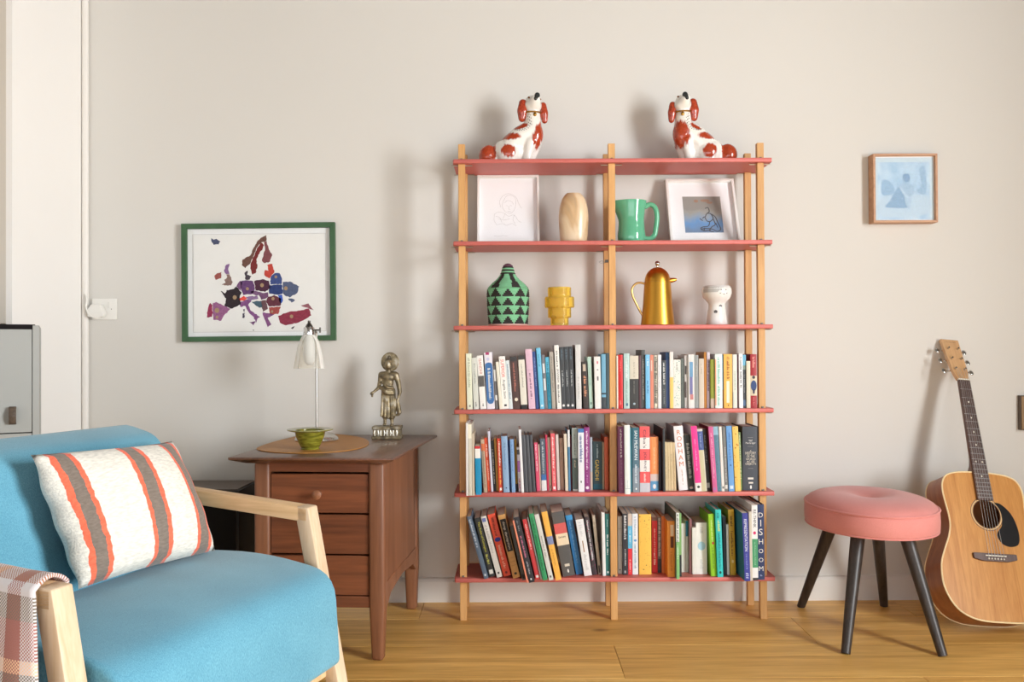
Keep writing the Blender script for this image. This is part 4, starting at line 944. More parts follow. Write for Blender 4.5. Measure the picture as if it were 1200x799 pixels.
# white ceramic cup with a drawn face
D8 = 3.27; k = D8/F_PX
p = at(840, 381, D8); zf = lambda y: at(840, y, D8).z - z2
m_cer = mat('white_ceramic', (232, 230, 226), 0.18, var=0.02, coat=0.5)
t = thing('ceramic_cup', 'white ceramic goblet cup with a small drawn face', 'cup', (p.x, D8, z2+0.0008))
prof = [(0, 0), (12.0*k, 0), (12.4*k, .002), (10.6*k, zf(366)), (9.4*k, zf(357)), (11.5*k, zf(353.6)), (15.6*k, zf(349.5)), (17.4*k, zf(344)), (17.2*k, zf(339)), (15.4*k, zf(335.6)), (14.6*k, zf(335.2)), (14.0*k, zf(336.4)), (14.8*k, zf(343)), (11*k, zf(350)), (0, zf(352))]
MB().lathe(prof, 40).build('body', m_cer, t, smooth=True, angle=60)
fc = MB()
def on_cup(px, py, r, size, el=0.5):
    a = (px-840)/r; a = math.asin(max(-.95, min(.95, a)))
    rr = r*k+0.0004
    n = 8; pts = []
    for q in range(n):
        da = size*math.cos(6.283*q/n)/r; dz = size*el*math.sin(6.283*q/n)*k
        pts.append((rr*math.sin(a+da), -rr*math.cos(a+da), zf(py)+dz))
    fc.add(pts, [tuple(range(n))])
for q_ in ((841.6, 340.6, 17.35, 1.1, .5), (847.2, 340.6, 17.35, 1.0, .5), (844.8, 345.8, 17.2, .9, .5), (840.4, 344.8, 17.3, .8, .6), (848.3, 344.8, 17.3, .8, .6), (842.4, 359.4, 9.7, 1.9, 1.0), (836.5, 365.8, 10.7, 2.2, .9)): on_cup(*q_)
tag(fc.build('painted_face', flat((92, 90, 90)), t, fixn=False), kind='stuff')
hr = MB()
vs = []; n = 9
for j, (py_, r_) in enumerate(((337.0, 16.3), (340.5, 17.5), (343.5, 17.55))):
    for q in range(n):
        a = -1.25+q*(1.25+ (0.35 if j == 0 else 0.0 if j == 1 else -0.15))/(n-1)
        rr = r_*k+0.0004; vs.append((rr*math.sin(a), -rr*math.cos(a), zf(py_)))
hr.add(vs, [(j*n+q, j*n+q+1, (j+1)*n+q+1, (j+1)*n+q) for j in range(2) for q in range(n-1)])
hr.build('painted_hair', flat((186, 184, 180)), t, smooth=True)

# small spring clip on the mid post
xc = ox+PXC[1]-PW/2
zc = at(700, 306, PF).z
t = thing('clip', 'small dark metal spring clip gripping the mid post', 'clip', (xc, PF+PD/2, zc))
m_dk = mat('dark_metal', (92, 86, 82), 0.4, 0.8)
MB().box(-0.012, -0.0003, -0.006, 0.006, -0.004, 0.006).build('jaw', m_dk, t, bevel=0.001, bseg=1)
MB().tube([(-0.012, -0.004, 0.0), (-0.026, -0.004, 0.002), (-0.034, 0, -0.002), (-0.026, 0.004, -0.006), (-0.012, 0.004, -0.003)], 0.0013, 8).build('wire_handle', m_steel, t, smooth=True)

# ------------------------------------------------------------------ pair of spaniel figurines
def make_dog(label, px_c, py_b, D, mirror, scale, patches, nu, eyes):
    s = scale
    z0 = SZ[0]
    base = at(px_c, py_b, D)
    t = thing('dog_figurine', label, 'figurine', (base.x, D, z0+0.0008), group='pair of spaniel figurines on top of the bookshelf')
    mx = -1 if mirror else 1
    def P(u, v, w): return (mx*(u-370)*s, -w*s, (690-v)*s)
    def E(mb, u, v, w, a, b, c, rot=0): mb.ball(P(u, v, w), (a*s, c*s, b*s), 18, 12)
    b = MB()
    E(b, 330, 590, 25, 108, 104, 92); E(b, 290, 580, 0, 92, 108, 88); E(b, 380, 560, 0, 110, 120, 84)
    limb(b, [P(360, 520, 0), P(450, 440, 0), P(535, 390, 5)], [98*s, 96*s, 88*s])
    E(b, 552, 430, 12, 80, 118, 78); E(b, 535, 480, 8, 82, 100, 74)
    limb(b, [P(540, 360, 8), P(542, 250, 12)], [78*s, 66*s])
    limb(b, [P(520, 500, 40), P(500, 600, 44), P(492, 672, 46)], [56*s, 40*s, 36*s])
    limb(b, [P(560, 510, -20), P(535, 600, -22), P(520, 672, -20)], [56*s, 42*s, 36*s])
    E(b, 500, 674, 62, 42, 17, 40); E(b, 530, 674, -4, 42, 17, 40)
    E(b, 330, 668, 62, 92, 22, 46); E(b, 300, 666, -40, 90, 24, 46); E(b, 390, 676, 70, 34, 14, 30)
    E(b, 543, 188, 12, 80, 70, 70); E(b, 540, 150, 10, 66, 56, 60); E(b, 556, 196, 40, 58, 46, 50)
    limb(b, [P((nu+545)/2, 176, 52), P(nu-4, 146, 86)], [54*s, 38*s])
    E(b, 152, 608, 5, 74, 88, 66); E(b, 205, 640, 8, 60, 52, 52); E(b, 165, 560, 8, 52, 46, 46)
    b.v = [(x, y, max(z, 0.0)) for x, y, z in b.v]
    me = remesh(b, 0.0036, 4, 'body')
    attr = me.color_attributes.new('Col', 'FLOAT_COLOR', 'POINT')
    W1, R1 = lin((240, 236, 228)), lin((172, 62, 30))
    zmin = min(v.co.z for v in me.vertices)
    data = []
    for v in me.vertices:
        v.co.z -= zmin
        u = mx*v.co.x/s+370; vv = 690-v.co.z/s; f = 0.0
        nn = mnoise.noise(Vector((v.co.x*120, v.co.y*120, v.co.z*40)))*0.3 + mnoise.noise(Vector((v.co.x*320, v.co.y*320, v.co.z*80)))*0.16
        for (cu, cv, ru, rv, an) in patches:
            du, dv = u-cu, vv-cv; ca, sa = math.cos(an), math.sin(an)
            q = math.hypot((du*ca+dv*sa)/ru, (-du*sa+dv*ca)/rv)+nn
            f = max(f, min(1, max(0, (1.08-q)/0.2)))
        if u < 225+nn*40 and vv > 500: f = 1.0
        dk = 1+mnoise.noise(Vector((v.co.x*200, v.co.y*200, v.co.z*200)))*0.28
        col = [W1[i]*(1-f)+R1[i]*dk*f for i in range(3)]
        data += col+[1.0]
    attr.data.foreach_set('color', data)
    me.materials.append(vcol_mat('glazed_pottery', 0.16, 0.6, 0.25, 130))
    o = bpy.data.objects.new('body', me); C.objects.link(o); o.parent = t
    m_rust = mat('rust_glaze', (168, 62, 36), 0.16, var=0.35, scale=140, coat=0.5, bump=0.6, bscale=160)
    m_blk_g = mat('black_glaze', (44, 46, 46), 0.15, coat=0.5); m_gold = mat('gilt', (176, 132, 60), 0.3, 0.9)
    for (u, v, w, a, bb_, c, tip) in ((458, 226, 24, 47, 98, 30, -8), (630, 244, 16, 38, 94, 34, 12)):
        eb = MB()
        limb(eb, [P(u, v-62, w-4), P(u+tip*.5, v+5, w+4), P(u+tip, v+68, w+2)], [a*s*.78, a*s*1.02, a*s*.7], 8, flat=.8)
        me2 = remesh(eb, 0.003, 3, 'ear'); me2.materials.append(m_rust)
        e_ = bpy.data.objects.new('ear', me2); C.objects.link(e_); e_.parent = t
    nb = MB(); limb(nb, [P(nu+8, 118, 98), P(nu-6, 150, 112)], [25*s, 17*s], 6)
    me3 = remesh(nb, 0.0016, 3, 'nose'); me3.materials.append(m_blk_g)
    e_ = bpy.data.objects.new('nose', me3); C.objects.link(e_); e_.parent = t
    for (u, v, w) in eyes:
        eb = MB(); eb.ball(P(u, v, w), (10*s, 8*s, 8*s), 10, 6); eb.build('eye', mat('amber_eye', (122, 76, 40), 0.2), t, smooth=True)
    cr = MB(); pts = []
    for q in range(28):
        a = 6.28318*q/28; pts.append(P(542+72*math.cos(a), 246+8*math.cos(a)*0.2-4*math.sin(a), 11-70*math.sin(a)))
    cr.tube(pts, 7*s, 8, closed=True); cr.build('collar', m_gold, t, smooth=True)
    pk = MB(); pk.ball(P(558, 274, 80), (15*s, 7*s, 17*s), 12, 8); pk.build('padlock', m_gold, t, smooth=True)
    ch = MB()
    for (u, v) in [(515,275),(505,290),(520,300),(508,315),(522,330),(512,345),(524,358),(508,372),(495,388),(478,398),(460,404),(440,408),(420,408),(402,404)]:
        for q in (-6, 6):
            d_ = o.ray_cast(Vector(P(u+q, v+q*.6, 400)), Vector((0, 1, 0)))
            if d_[0]: ch.ball(d_[1], 4.2*s, 6, 4)
    if ch.v: tag(ch.build('chain', mat('chain_glaze', (110, 100, 92), 0.3), t, smooth=True), kind='stuff')
    return t
sd = 3.30/F_PX/7.264
PL = [(345, 458, 88, 34, 0.05), (332, 585, 62, 56, 0.1), (440, 372, 64, 24, -0.3), (590, 440, 44, 118, 0.25)]
PR_ = [(345, 458, 88, 34, 0.05), (332, 590, 60, 58, 0.0), (450, 380, 56, 20, -0.6), (575, 440, 76, 118, 0.2)]
make_dog('rust and white spaniel figurine with its curled tail on the left', 601.0, 187, 3.30, False, sd, PL, 570, ((508, 126, 62), (604, 140, 50)))
make_dog('rust and white spaniel figurine facing left with tail toward the right post', 824.0, 186, 3.30, True, sd, PR_, 532, ((590, 124, 56), (494, 140, 46)))
# ================================================================== blue armchair
m_blue = fabric('blue_upholstery', (78, 138, 162), (108, 168, 190), 700, 0.95, 0.35, 0.25, (1, 1, 0.35))
m_oakf = wood('pale_oak', (196, 156, 108), (226, 190, 146), 'X', 8, 0.5, bump=0.05)
m_oakp = wood('pale_oak_upright', (198, 168, 132), (222, 200, 172), 'Z', 8, 0.5, bump=0.05)
YAW = math.atan2(-0.3125, 0.95)
CH = Vector((-0.5685, 1.695, 0))
chair = thing('armchair', 'blue upholstered low armchair with pale oak arms and legs', 'armchair', CH, YAW)
def rounded(poly, r, n=5):
    """polygon with rounded corners; r may be one value or one per corner"""
    out = []; m = len(poly)
    for i in range(m):
        p0, p1, p2 = Vector(poly[i-1]), Vector(poly[i]), Vector(poly[(i+1) % m])
        rr = r[i] if isinstance(r, (list, tuple)) else r
        a, b = (p0-p1), (p2-p1); q = min(rr, a.length*.49, b.length*.49)
        s0, s1 = p1+a.normalized()*q, p1+b.normalized()*q
        for k in range(n+1):
            t_ = k/n; out.append(tuple(s0*(1-t_)**2 + p1*2*t_*(1-t_) + s1*t_*t_))
    return out
SW = 0.325
seat_p = rounded([(0.095, 0.275), (0.082, 0.478), (-0.10, 0.512), (-0.30, 0.505), (-0.44, 0.49), (-0.46, 0.30)], [0.02, 0.06, 0.1, 0.1, 0.03, 0.02])
MB().prism(seat_p, -SW, SW, 'XZ').build('seat', m_blue, chair, bevel=0.018, bseg=4, angle=60)
back_p = rounded([(-0.262, 0.50), (-0.392, 0.765), (-0.52, 0.80), (-0.575, 0.70), (-0.50, 0.30), (-0.462, 0.30), (-0.43, 0.50)], [0.01, 0.035, 0.06, 0.06, 0.02, 0.01, 0.02])
MB().prism(back_p, -SW, SW, 'XZ').build('backrest', m_blue, chair, bevel=0.03, bseg=5, angle=70)
for sgn in (1, -1):
    y0, y1 = (0.339, 0.381) if sgn > 0 else (-0.381, -0.339)
    arm = [(0.0, 0.578), (0.0, 0.610), (-0.36, 0.642), (-0.62, 0.662), (-0.62, 0.630), (-0.36, 0.609)]
    ao = MB().prism(arm, y0, y1, 'XZ').build('arm', m_oakf, chair, bevel=0.003, bseg=2)
    leg = [(0.001, 0.609), (-0.034, 0.577), (-0.034, 0.5775), (0.083, 0.0), (0.122, 0.0)]
    leg = [(0.0012, 0.611), (0.0012, 0.611), (-0.036, 0.5775), (0.083, 0.0005), (0.124, 0.0005)]
    leg = [(0.0012, 0.6105), (-0.027, 0.613), (-0.0275, 0.5775), (0.092, 0.0005), (0.122, 0.0005)]
    MB().prism(leg, y0+0.0004*0, y1, 'XZ').build('front_leg', m_oakp, chair, bevel=0.003, bseg=2)
    rl = [(-0.56, 0.625), (-0.60, 0.625), (-0.70, 0.0005), (-0.662, 0.0005)]
    MB().prism(rl, y0, y1, 'XZ').build('rear_leg', m_oakp, chair, bevel=0.003, bseg=2)
    MB().box(-0.665, 0.045, (0.3385 if sgn > 0 else -0.376), (0.376 if sgn > 0 else -0.3385), 0.235, 0.265).build('side_rail', m_oakf, chair, bevel=0.003, bseg=2)
for xx in (-0.40, 0.03):
    MB().box(xx-0.018, xx+0.018, -0.34, 0.34, 0.237, 0.2745).build('cross_rail', m_oakf, chair, bevel=0.003, bseg=1)

# striped cushion
m_cush = bpy.data.materials.new('striped_cushion'); m_cush.use_nodes = True
N = m_cush.node_tree.nodes; L = m_cush.node_tree.links
p_ = N['Principled BSDF']; p_.inputs['Roughness'].default_value = 0.95; p_.inputs['Sheen Weight'].default_value = 0.2; p_.inputs['Specular IOR Level'].default_value = 0.15
tc = N.new('ShaderNodeTexCoord'); sx = N.new('ShaderNodeSeparateXYZ'); L.new(tc.outputs['Object'], sx.inputs[0])
nz = N.new('ShaderNodeTexNoise'); nz.inputs['Scale'].default_value = 55; L.new(tc.outputs['Object'], nz.inputs['Vector'])
m1 = N.new('ShaderNodeMath'); m1.operation = 'MULTIPLY_ADD'; m1.inputs[1].default_value = 0.010; L.new(nz.outputs['Fac'], m1.inputs[0]); L.new(sx.outputs['Y'], m1.inputs[2])
mr = N.new('ShaderNodeMapRange'); mr.inputs[1].default_value = -0.20+0.005; mr.inputs[2].default_value = 0.20+0.005; L.new(m1.outputs[0], mr.inputs[0])
cr = N.new('ShaderNodeValToRGB'); cr.color_ramp.interpolation = 'CONSTANT'
e = cr.color_ramp.elements; IV, OR_, GY = lin((226, 221, 210)), lin((238, 112, 84)), lin((128, 116, 106))
e[0].position = 0; e[0].color = IV; e[1].position = 0.063; e[1].color = OR_
for q_, c_ in ((.090, GY), (.150, OR_), (.178, IV), (.446, OR_), (.476, GY), (.555, OR_), (.588, IV), (.79, OR_), (.82, GY), (.905, OR_), (.936, IV)):
    z = e.new(q_); z.color = c_
L.new(mr.outputs[0], cr.inputs['Fac'])
n2 = N.new('ShaderNodeTexNoise'); n2.inputs['Scale'].default_value = 260; mp = N.new('ShaderNodeMapping'); mp.inputs['Scale'].default_value = (1, .25, 1)
L.new(tc.outputs['Object'], mp.inputs['Vector']); L.new(mp.outputs['Vector'], n2.inputs['Vector'])
rr_ = N.new('ShaderNodeMapRange'); rr_.inputs[1].default_value = .3; rr_.inputs[2].default_value = .7; rr_.inputs[3].default_value = .8; rr_.inputs[4].default_value = 1.1; L.new(n2.outputs['Fac'], rr_.inputs[0])
hv = N.new('ShaderNodeHueSaturation'); L.new(cr.outputs['Color'], hv.inputs['Color']); L.new(rr_.outputs[0], hv.inputs['Value'])
L.new(hv.outputs['Color'], p_.inputs['Base Color'])
bu = N.new('ShaderNodeBump'); bu.inputs['Strength'].default_value = .6; bu.inputs['Distance'].default_value = .002; L.new(n2.outputs['Fac'], bu.inputs['Height']); L.new(bu.outputs['Normal'], p_.inputs['Normal'])
PWD, PHT, PTH = 0.39, 0.27, 0.12
pm_ = MB(); nu, nv = 36, 26; vs = []
def pillow_pt(u, v, side):
    a, b = 2*u-1, 2*v-1
    t_ = PTH/2*(max(0, 1-abs(a)**2.4)**.5)*(max(0, 1-abs(b)**2.4)**.5)
    pin = 0.045*(abs(a)**2)*(1-abs(b)**2)*0.5; pin2 = 0.06*(abs(b)**2)*(1-abs(a)**2)*0.4
    wob = 0.003*math.sin(v*23)*abs(a)**6
    return (side*t_+0.003*math.sin(7*u+5*v), (a*(1-pin*1.4))*PWD/2+wob, (b*(1-pin2*1.6))*PHT/2)
for side in (1, -1):
    for j in range(nv+1):
        for i in range(nu+1): vs.append(pillow_pt(i/nu, j/nv, side))
fs = []
for sd_ in range(2):
    o_ = sd_*(nu+1)*(nv+1)
    for j in range(nv):
        for i in range(nu):
            q_ = (o_+j*(nu+1)+i, o_+j*(nu+1)+i+1, o_+(j+1)*(nu+1)+i+1, o_+(j+1)*(nu+1)+i); fs.append(q_ if sd_ == 0 else q_[::-1])
pm_.add(vs, fs)
cush = pm_.build('cushion', m_cush, None, smooth=True, angle=180)
tag(cush, 'cream cushion with three grey and orange woven stripes on the blue armchair', 'cushion')
# it leans on the backrest: chair space (x forward, y across, z up)
ca = 0.447
Mch = Matrix.Translation(CH) @ Matrix.Rotation(YAW, 4, 'Z')
Mcu = Mch @ Matrix.Translation((-0.262, 0.086, 0.643)) @ Matrix.Rotation(-ca, 4, 'Y') @ Matrix.Rotation(R(-2.0), 4, 'X')
cush.matrix_world = Mcu
# woven blanket over the near arm
m_thr = bpy.data.materials.new('woven_blanket'); m_thr.use_nodes = True
N = m_thr.node_tree.nodes; L = m_thr.node_tree.links
p_ = N['Principled BSDF']; p_.inputs['Roughness'].default_value = 0.95; p_.inputs['Specular IOR Level'].default_value = 0.1; p_.inputs['Sheen Weight'].default_value = .2
uv = N.new('ShaderNodeUVMap'); uv.uv_map = 'UVMap'; sx = N.new('ShaderNodeSeparateXYZ'); L.new(uv.outputs['UV'], sx.inputs[0])
def bandramp(sock, stops):
    c_ = N.new('ShaderNodeValToRGB'); c_.color_ramp.interpolation = 'CONSTANT'; e_ = c_.color_ramp.elements
    e_[0].position = 0; e_[0].color = lin(stops[0][1]); e_[1].position = stops[1][0]; e_[1].color = lin(stops[1][1])
    for a_, b_ in stops[2:]: z_ = e_.new(a_); z_.color = lin(b_)
    L.new(sock, c_.inputs['Fac']); return c_.outputs['Color']
WH, MV, GB, BR, PE, NV = (214, 208, 208), (166, 112, 104), (126, 116, 104), (168, 112, 82), (232, 190, 156), (70, 74, 92)
warp = bandramp(sx.outputs['X'], [(0, MV), (.10, WH), (.14, MV), (.26, PE), (.31, GB), (.40, BR), (.50, GB), (.55, PE), (.6, MV), (.74, WH), (.80, PE), (.83, WH), (.90, MV), (.95, WH)])
weft = bandramp(sx.outputs['Y'], [(0, MV), (.08, BR), (.15, WH), (.18, GB), (.24, MV), (.33, PE), (.36, GB), (.42, BR), (.5, WH), (.54, NV), (.57, MV), (.67, GB), (.74, PE), (.77, BR), (.86, NV), (.89, MV)])
ck = N.new('ShaderNodeTexChecker'); ck.inputs['Scale'].default_value = 1.0
ckm = N.new('ShaderNodeVectorMath'); ckm.operation = 'MULTIPLY'; ckm.inputs[1].default_value = (230, 250, 1); L.new(uv.outputs['UV'], ckm.inputs[0]); L.new(ckm.outputs[0], ck.inputs['Vector'])
mx = N.new('ShaderNodeMix'); mx.data_type = 'RGBA'; L.new(ck.outputs['Fac'], mx.inputs[0]); L.new(warp, mx.inputs[6]); L.new(weft, mx.inputs[7])
L.new(mx.outputs[2], p_.inputs['Base Color'])
bu = N.new('ShaderNodeBump'); bu.inputs['Strength'].default_value = .6; bu.inputs['Distance'].default_value = .003; L.new(ck.outputs['Fac'], bu.inputs['Height']); L.new(bu.outputs['Normal'], p_.inputs['Normal'])
def arm_top(x): return 0.610 + (-x)*0.0885 if x > -0.36 else 0.642+(-x-.36)*0.077
bl = MB(); nu, nv = 56, 60; uvs = []
for j in range(nv+1):
    for i in range(nu+1):
        u = i/nu; v = j/nv                        # u along the arm from back to front, v from inside over the top to the outside hem
        x = -0.50+u*0.482
        zt_ = arm_top(x)+0.0055
        y_in, y_out = -0.3305, -0.3895
        Lin, Ltop = 0.035, 0.060
        s_ = v*0.60
        fold = math.sin(u*21+0.6)*0.5+math.sin(u*34+1.9)*0.3
        edge = max(0.0, (u-0.86)/0.14)            # thick rolled edge near the front end
        if s_ < Lin: y, z = y_in+0.004, zt_-(Lin-s_)
        elif s_ < Lin+Ltop:
            q_ = (s_-Lin)/Ltop; y = y_in+(y_out-y_in)*q_; z = zt_+0.012*math.sin(math.pi*q_)*(0.6+0.4*edge)
        else:
            dn = s_-Lin-Ltop; k_ = min(1, dn/0.25)
            y = y_out-0.006-k_*(0.022+0.016*fold)-0.04*k_*max(0, .6-abs(u-.75)); z = zt_-dn
            x += k_*0.014*math.sin(u*13+1)+0.035*k_*u
        bl.v.append((x, y, z)); uvs.append((u, v))
for j in range(nv):
    for i in range(nu):
        bl.f.append((j*(nu+1)+i, j*(nu+1)+i+1, (j+1)*(nu+1)+i+1, (j+1)*(nu+1)+i)); bl.m.append(0)
blk = bl.build('blanket', m_thr, None, smooth=True, fixn=False, angle=180)
ul = blk.data.uv_layers.new(name='UVMap')
for lp in blk.data.loops: ul.data[lp.index].uv = uvs[lp.vertex_index]
sm = blk.modifiers.new('thickness', 'SOLIDIFY'); sm.thickness = 0.006; sm.offset = 1
blk.matrix_world = Mch
tag(blk, 'checked woven blanket in mauve, cream and brown draped over the near chair arm', 'blanket')

# ================================================================== wooden drawer cabinet
m_wal = wood('walnut_body', (110, 68, 46), (150, 100, 70), 'Z', 5, 0.42, bump=0.05)
m_waf = wood('walnut_drawer', (92, 52, 34), (140, 82, 52), 'X', 5, 0.38, bump=0.05)
m_wat = wood('walnut_top', (86, 56, 44), (128, 88, 68), 'Y', 5, 0.3, bump=0.04, coat=0.2)
CYW = R(-4.5)
CZ = 0.64
fr = atz(440, 776, 0.0)
cab = thing('drawer_cabinet', 'walnut three-drawer pedestal cabinet standing against the wall', 'cabinet', (fr.x+0.028, fr.y+0.002, 0), CYW)
# local: x from -W (left) to 0 (right), y 0 front .. Dp back
Wc, Dc = 0.415, 0.60
LG = 0.05
def leg_prof(): return None
for (lx, ly) in ((-LG, 0.0), (-Wc, 0.0), (-LG, Dc-LG), (-Wc, Dc-LG)):
    b = MB()
    b.add([(lx+.006, ly+.006, 0), (lx+LG-.006, ly+.006, 0), (lx+LG-.006, ly+LG-.006, 0), (lx+.006, ly+LG-.006, 0),
           (lx, ly, .17), (lx+LG, ly, .17), (lx+LG, ly+LG, .17), (lx, ly+LG, .17),
           (lx, ly, CZ-.024), (lx+LG, ly, CZ-.024), (lx+LG, ly+LG, CZ-.024), (lx, ly+LG, CZ-.024)],
          [(3,2,1,0)]+[(r_*4+i, r_*4+(i+1) % 4, r_*4+4+(i+1) % 4, r_*4+4+i) for r_ in range(2) for i in range(4)]+[(8,9,10,11)])
    b.build('leg', m_wal, cab, bevel=0.010, bseg=3)
for sx_ in (-0.018, -Wc+0.006):
    MB().box(sx_, sx_+0.012, LG-.004, Dc-LG+.004, 0.205, CZ-.024).build('side_panel', m_wal, cab)
    arch = [(LG-.002, .235), (LG-.002, .15), (LG+.06, .185), (Dc/2, .20), (Dc-LG-.06, .185), (Dc-LG+.002, .15), (Dc-LG+.002, .235)]
    MB().prism(arch, sx_-.003, sx_+.015, 'YZ').build('side_apron', m_wal, cab, bevel=.002, bseg=1)
MB().box(-Wc+LG-.003, -LG+.003, Dc-.03, Dc-.02, .2, CZ-.024).build('back_panel', m_wal, cab)
fz = [at(370, y, fr.y).z for y in (554, 556.5, 603, 604.6, 651.5, 653, 700, 714)]
MB().box(-Wc+LG-.002, -LG+.002, .006, .03, fz[0], CZ-.024).build('top_rail', m_waf, cab)
MB().box(-Wc+LG-.002, -LG+.002, .006, .03, fz[7], fz[6]-.002).build('bottom_rail', m_waf, cab, bevel=.002, bseg=1)
for (a_, b_) in ((1, 2), (3, 4), (5, 6)):
    d_ = thing('drawer', None, None); d_.parent = cab
    MB().box(-Wc+LG+.0015, -LG-.0015, .010, .03, fz[b_]+.001, fz[a_]-.001).build('drawer_front', m_waf, d_, bevel=.0015, bseg=1)
    zc_ = (fz[a_]+fz[b_])/2
    kb = MB()
    kb.tube([(-Wc/2, .0102, zc_), (-Wc/2, -.006, zc_), (-Wc/2, -.012, zc_), (-Wc/2, -.022, zc_), (-Wc/2, -.027, zc_)], [.009, .008, .013, .015, .008], 14)
    kb.build('knob', wood('knob_wood', (120, 74, 50), (166, 112, 80), 'Y', 8, .4), d_, smooth=True, angle=50)
MB().box(-Wc+LG, -LG, .032, Dc-.032, .195, .205).build('bottom_board', m_wal, cab)
# overhanging top with an undercut edge
tp = MB()
ov = [(-Wc-.052, -.078), (.048, -.078), (.060, Dc+.055), (-Wc-.060, Dc+.055)]
un = [(-Wc-.012, -.030), (.012, -.030), (.016, Dc+.03), (-Wc-.016, Dc+.03)]
tp.add([(x, y, CZ) for x, y in ov]+[(x, y, CZ-.008) for x, y in ov]+[(x, y, CZ-.0235) for x, y in un],
       [(0, 1, 2, 3), (11, 10, 9, 8)]+[(i+4, (i+1) % 4+4, (i+1) % 4, i) for i in range(4)]+[(i+8, (i+1) % 4+8, (i+1) % 4+4, i+4) for i in range(4)])
tp.build('top', m_wat, cab, bevel=.0025, bseg=2)
# leather mat
mz = CZ+0.0006
def mpt(px, py): q_ = atz(px, py, mz); return (q_.x, q_.y)
outl = spline([(*mpt(x, y), 0) for x, y in ((302, 527.5), (322, 530.6), (360, 531.6), (398, 529.6), (424, 525.2), (432.5, 519.5), (425, 513.8), (400, 509.8), (374, 509.4), (350, 511.5), (322, 518), (304, 524))], 6, closed=True)
cxm = sum(p.x for p in outl)/len(outl); cym = sum(p.y for p in outl)/len(outl)
lm = MB().prism([(p.x-cxm, p.y-cym) for p in outl], 0, .003, 'XY').build('leather_mat', mat('tan_leather', (184, 128, 64), .5, var=.06, scale=25, bump=.15, bscale=500), None, bevel=.0008, bseg=1)
lm.location = (cxm, cym, mz)
tag(lm, 'tan leather mat with rounded outline lying on the walnut cabinet', 'mat')
ZM = mz+.0032
# glazed bowl
DBW = 2.925; k = DBW/F_PX
bx = at(363.5, 520, DBW).x
zf = lambda y: max(0.0, at(363, y, DBW).z-ZM)
m_olive = bpy.data.materials.new('olive_glaze'); m_olive.use_nodes = True
N = m_olive.node_tree.nodes; L = m_olive.node_tree.links; p_ = N['Principled BSDF']; p_.inputs['Roughness'].default_value = .15; p_.inputs['Coat Weight'].default_value = .4
tc = N.new('ShaderNodeTexCoord'); mp = N.new('ShaderNodeMapping'); mp.inputs['Scale'].default_value = (1, 1, 5); L.new(tc.outputs['Object'], mp.inputs['Vector'])
nz = N.new('ShaderNodeTexNoise'); nz.inputs['Scale'].default_value = 28; nz.inputs['Detail'].default_value = 4; L.new(mp.outputs['Vector'], nz.inputs['Vector'])
rp = N.new('ShaderNodeValToRGB'); e = rp.color_ramp.elements; e[0].position = .35; e[0].color = lin((84, 84, 24)); e[1].position = .65; e[1].color = lin((150, 146, 50))
L.new(nz.outputs['Fac'], rp.inputs['Fac']); L.new(rp.outputs['Color'], p_.inputs['Base Color'])
bowl = thing('bowl', 'olive glazed pottery bowl with a wide flat rim on the leather mat', 'bowl', (bx, DBW, ZM))
HB = 0.064
MB().lathe([(0, 0), (.030, 0), (.031, .003), (.029, .005), (.036, .018), (.046, .042), (.049, .056), (.051, .060), (.050, .0625), (.047, .062), (.043, .045), (.032, .018), (0, .010)], 40).build('body', m_olive, bowl, smooth=True, angle=60)
MB().lathe([(.0475, .0565), (.060, .0585), (.072, .0615), (.0745, .0635), (.0740, .0655), (.070, .0655), (.058, .0630), (.0475, .0628), (.0475, .0565)], 40, cap=False).build('rim', mat('rim_glaze', (146, 144, 88), .2, var=.2, scale=30, coat=.3), bowl, smooth=True, angle=60)
# desk lamp
DL = 3.20
lx = at(371, 470, DL).x
lamp = thing('table_lamp', 'silver table lamp with clear bell glass shade on the walnut cabinet', 'lamp', (lx, DL, ZM+.0006))
m_nick = mat('satin_nickel', (176, 172, 166), .28, .95, var=.03)
m_dkn = mat('dark_nickel', (104, 102, 100), .25, .95)
k = DL/F_PX
zl = lambda y: at(368, y, DL).z-ZM
MB().lathe([(0, 0), (.074, 0), (.077, .004), (.074, .012), (.058, .024), (.034, .031), (.012, .034), (.006, .038), (0, .039)], 40).build('base', mat('brushed_base', (206, 204, 198), .25, .85), lamp, smooth=True, angle=50)
stem = [(0, 0, .028), (0, 0, zl(432)), (0, 0, zl(394)), (-.001, -.003, zl(389)), (-.006, -.018, zl(387.4)), (-.0135, -.040, zl(387.4))]
MB().tube(spline(stem[:2], 2)+spline(stem[2:], 6), .0042, 10).build('stem', m_nick, lamp, smooth=True, angle=60)
sxp, syp = -.0155, -.046
MB().lathe([(0, zl(376)), (1.6*k, zl(376.4)), (1.6*k, zl(379)), (3.2*k, zl(381)), (4.4*k, zl(383.4)), (4.4*k, zl(384)), (0, zl(384))], 24, sxp, syp).build('finial', m_dkn, lamp, smooth=True, angle=40)
MB().lathe([(0, zl(384)), (5.6*k, zl(384)), (6.2*k, zl(385)), (6.2*k, zl(389.4)), (6.8*k, zl(390)), (6.8*k, zl(392.4)), (6.0*k, zl(393)), (0, zl(393))], 28, sxp, syp).build('cap', mat('chrome', (206, 206, 206), .12, 1.0), lamp, smooth=True, angle=40)
sw = MB(); sw.tube([(sxp+6*k, syp, zl(387.2)), (sxp+13*k, syp, zl(387.2))], .8*k, 8); sw.tube([(sxp+12.6*k, syp, zl(384.2)), (sxp+12.6*k, syp, zl(390.4))], 1.0*k, 8)
sw.build('switch_key', m_dkn, lamp, smooth=True)
m_shade = glass_mat('ribbed_glass', (246, 244, 238), .12, .22)
pr2 = [(6.2, 392.6), (8.4, 395), (11.4, 401), (13.6, 409), (15.6, 419), (16.8, 427), (17.6, 431.6)]
shade = MB(); seg = 64; vs = []
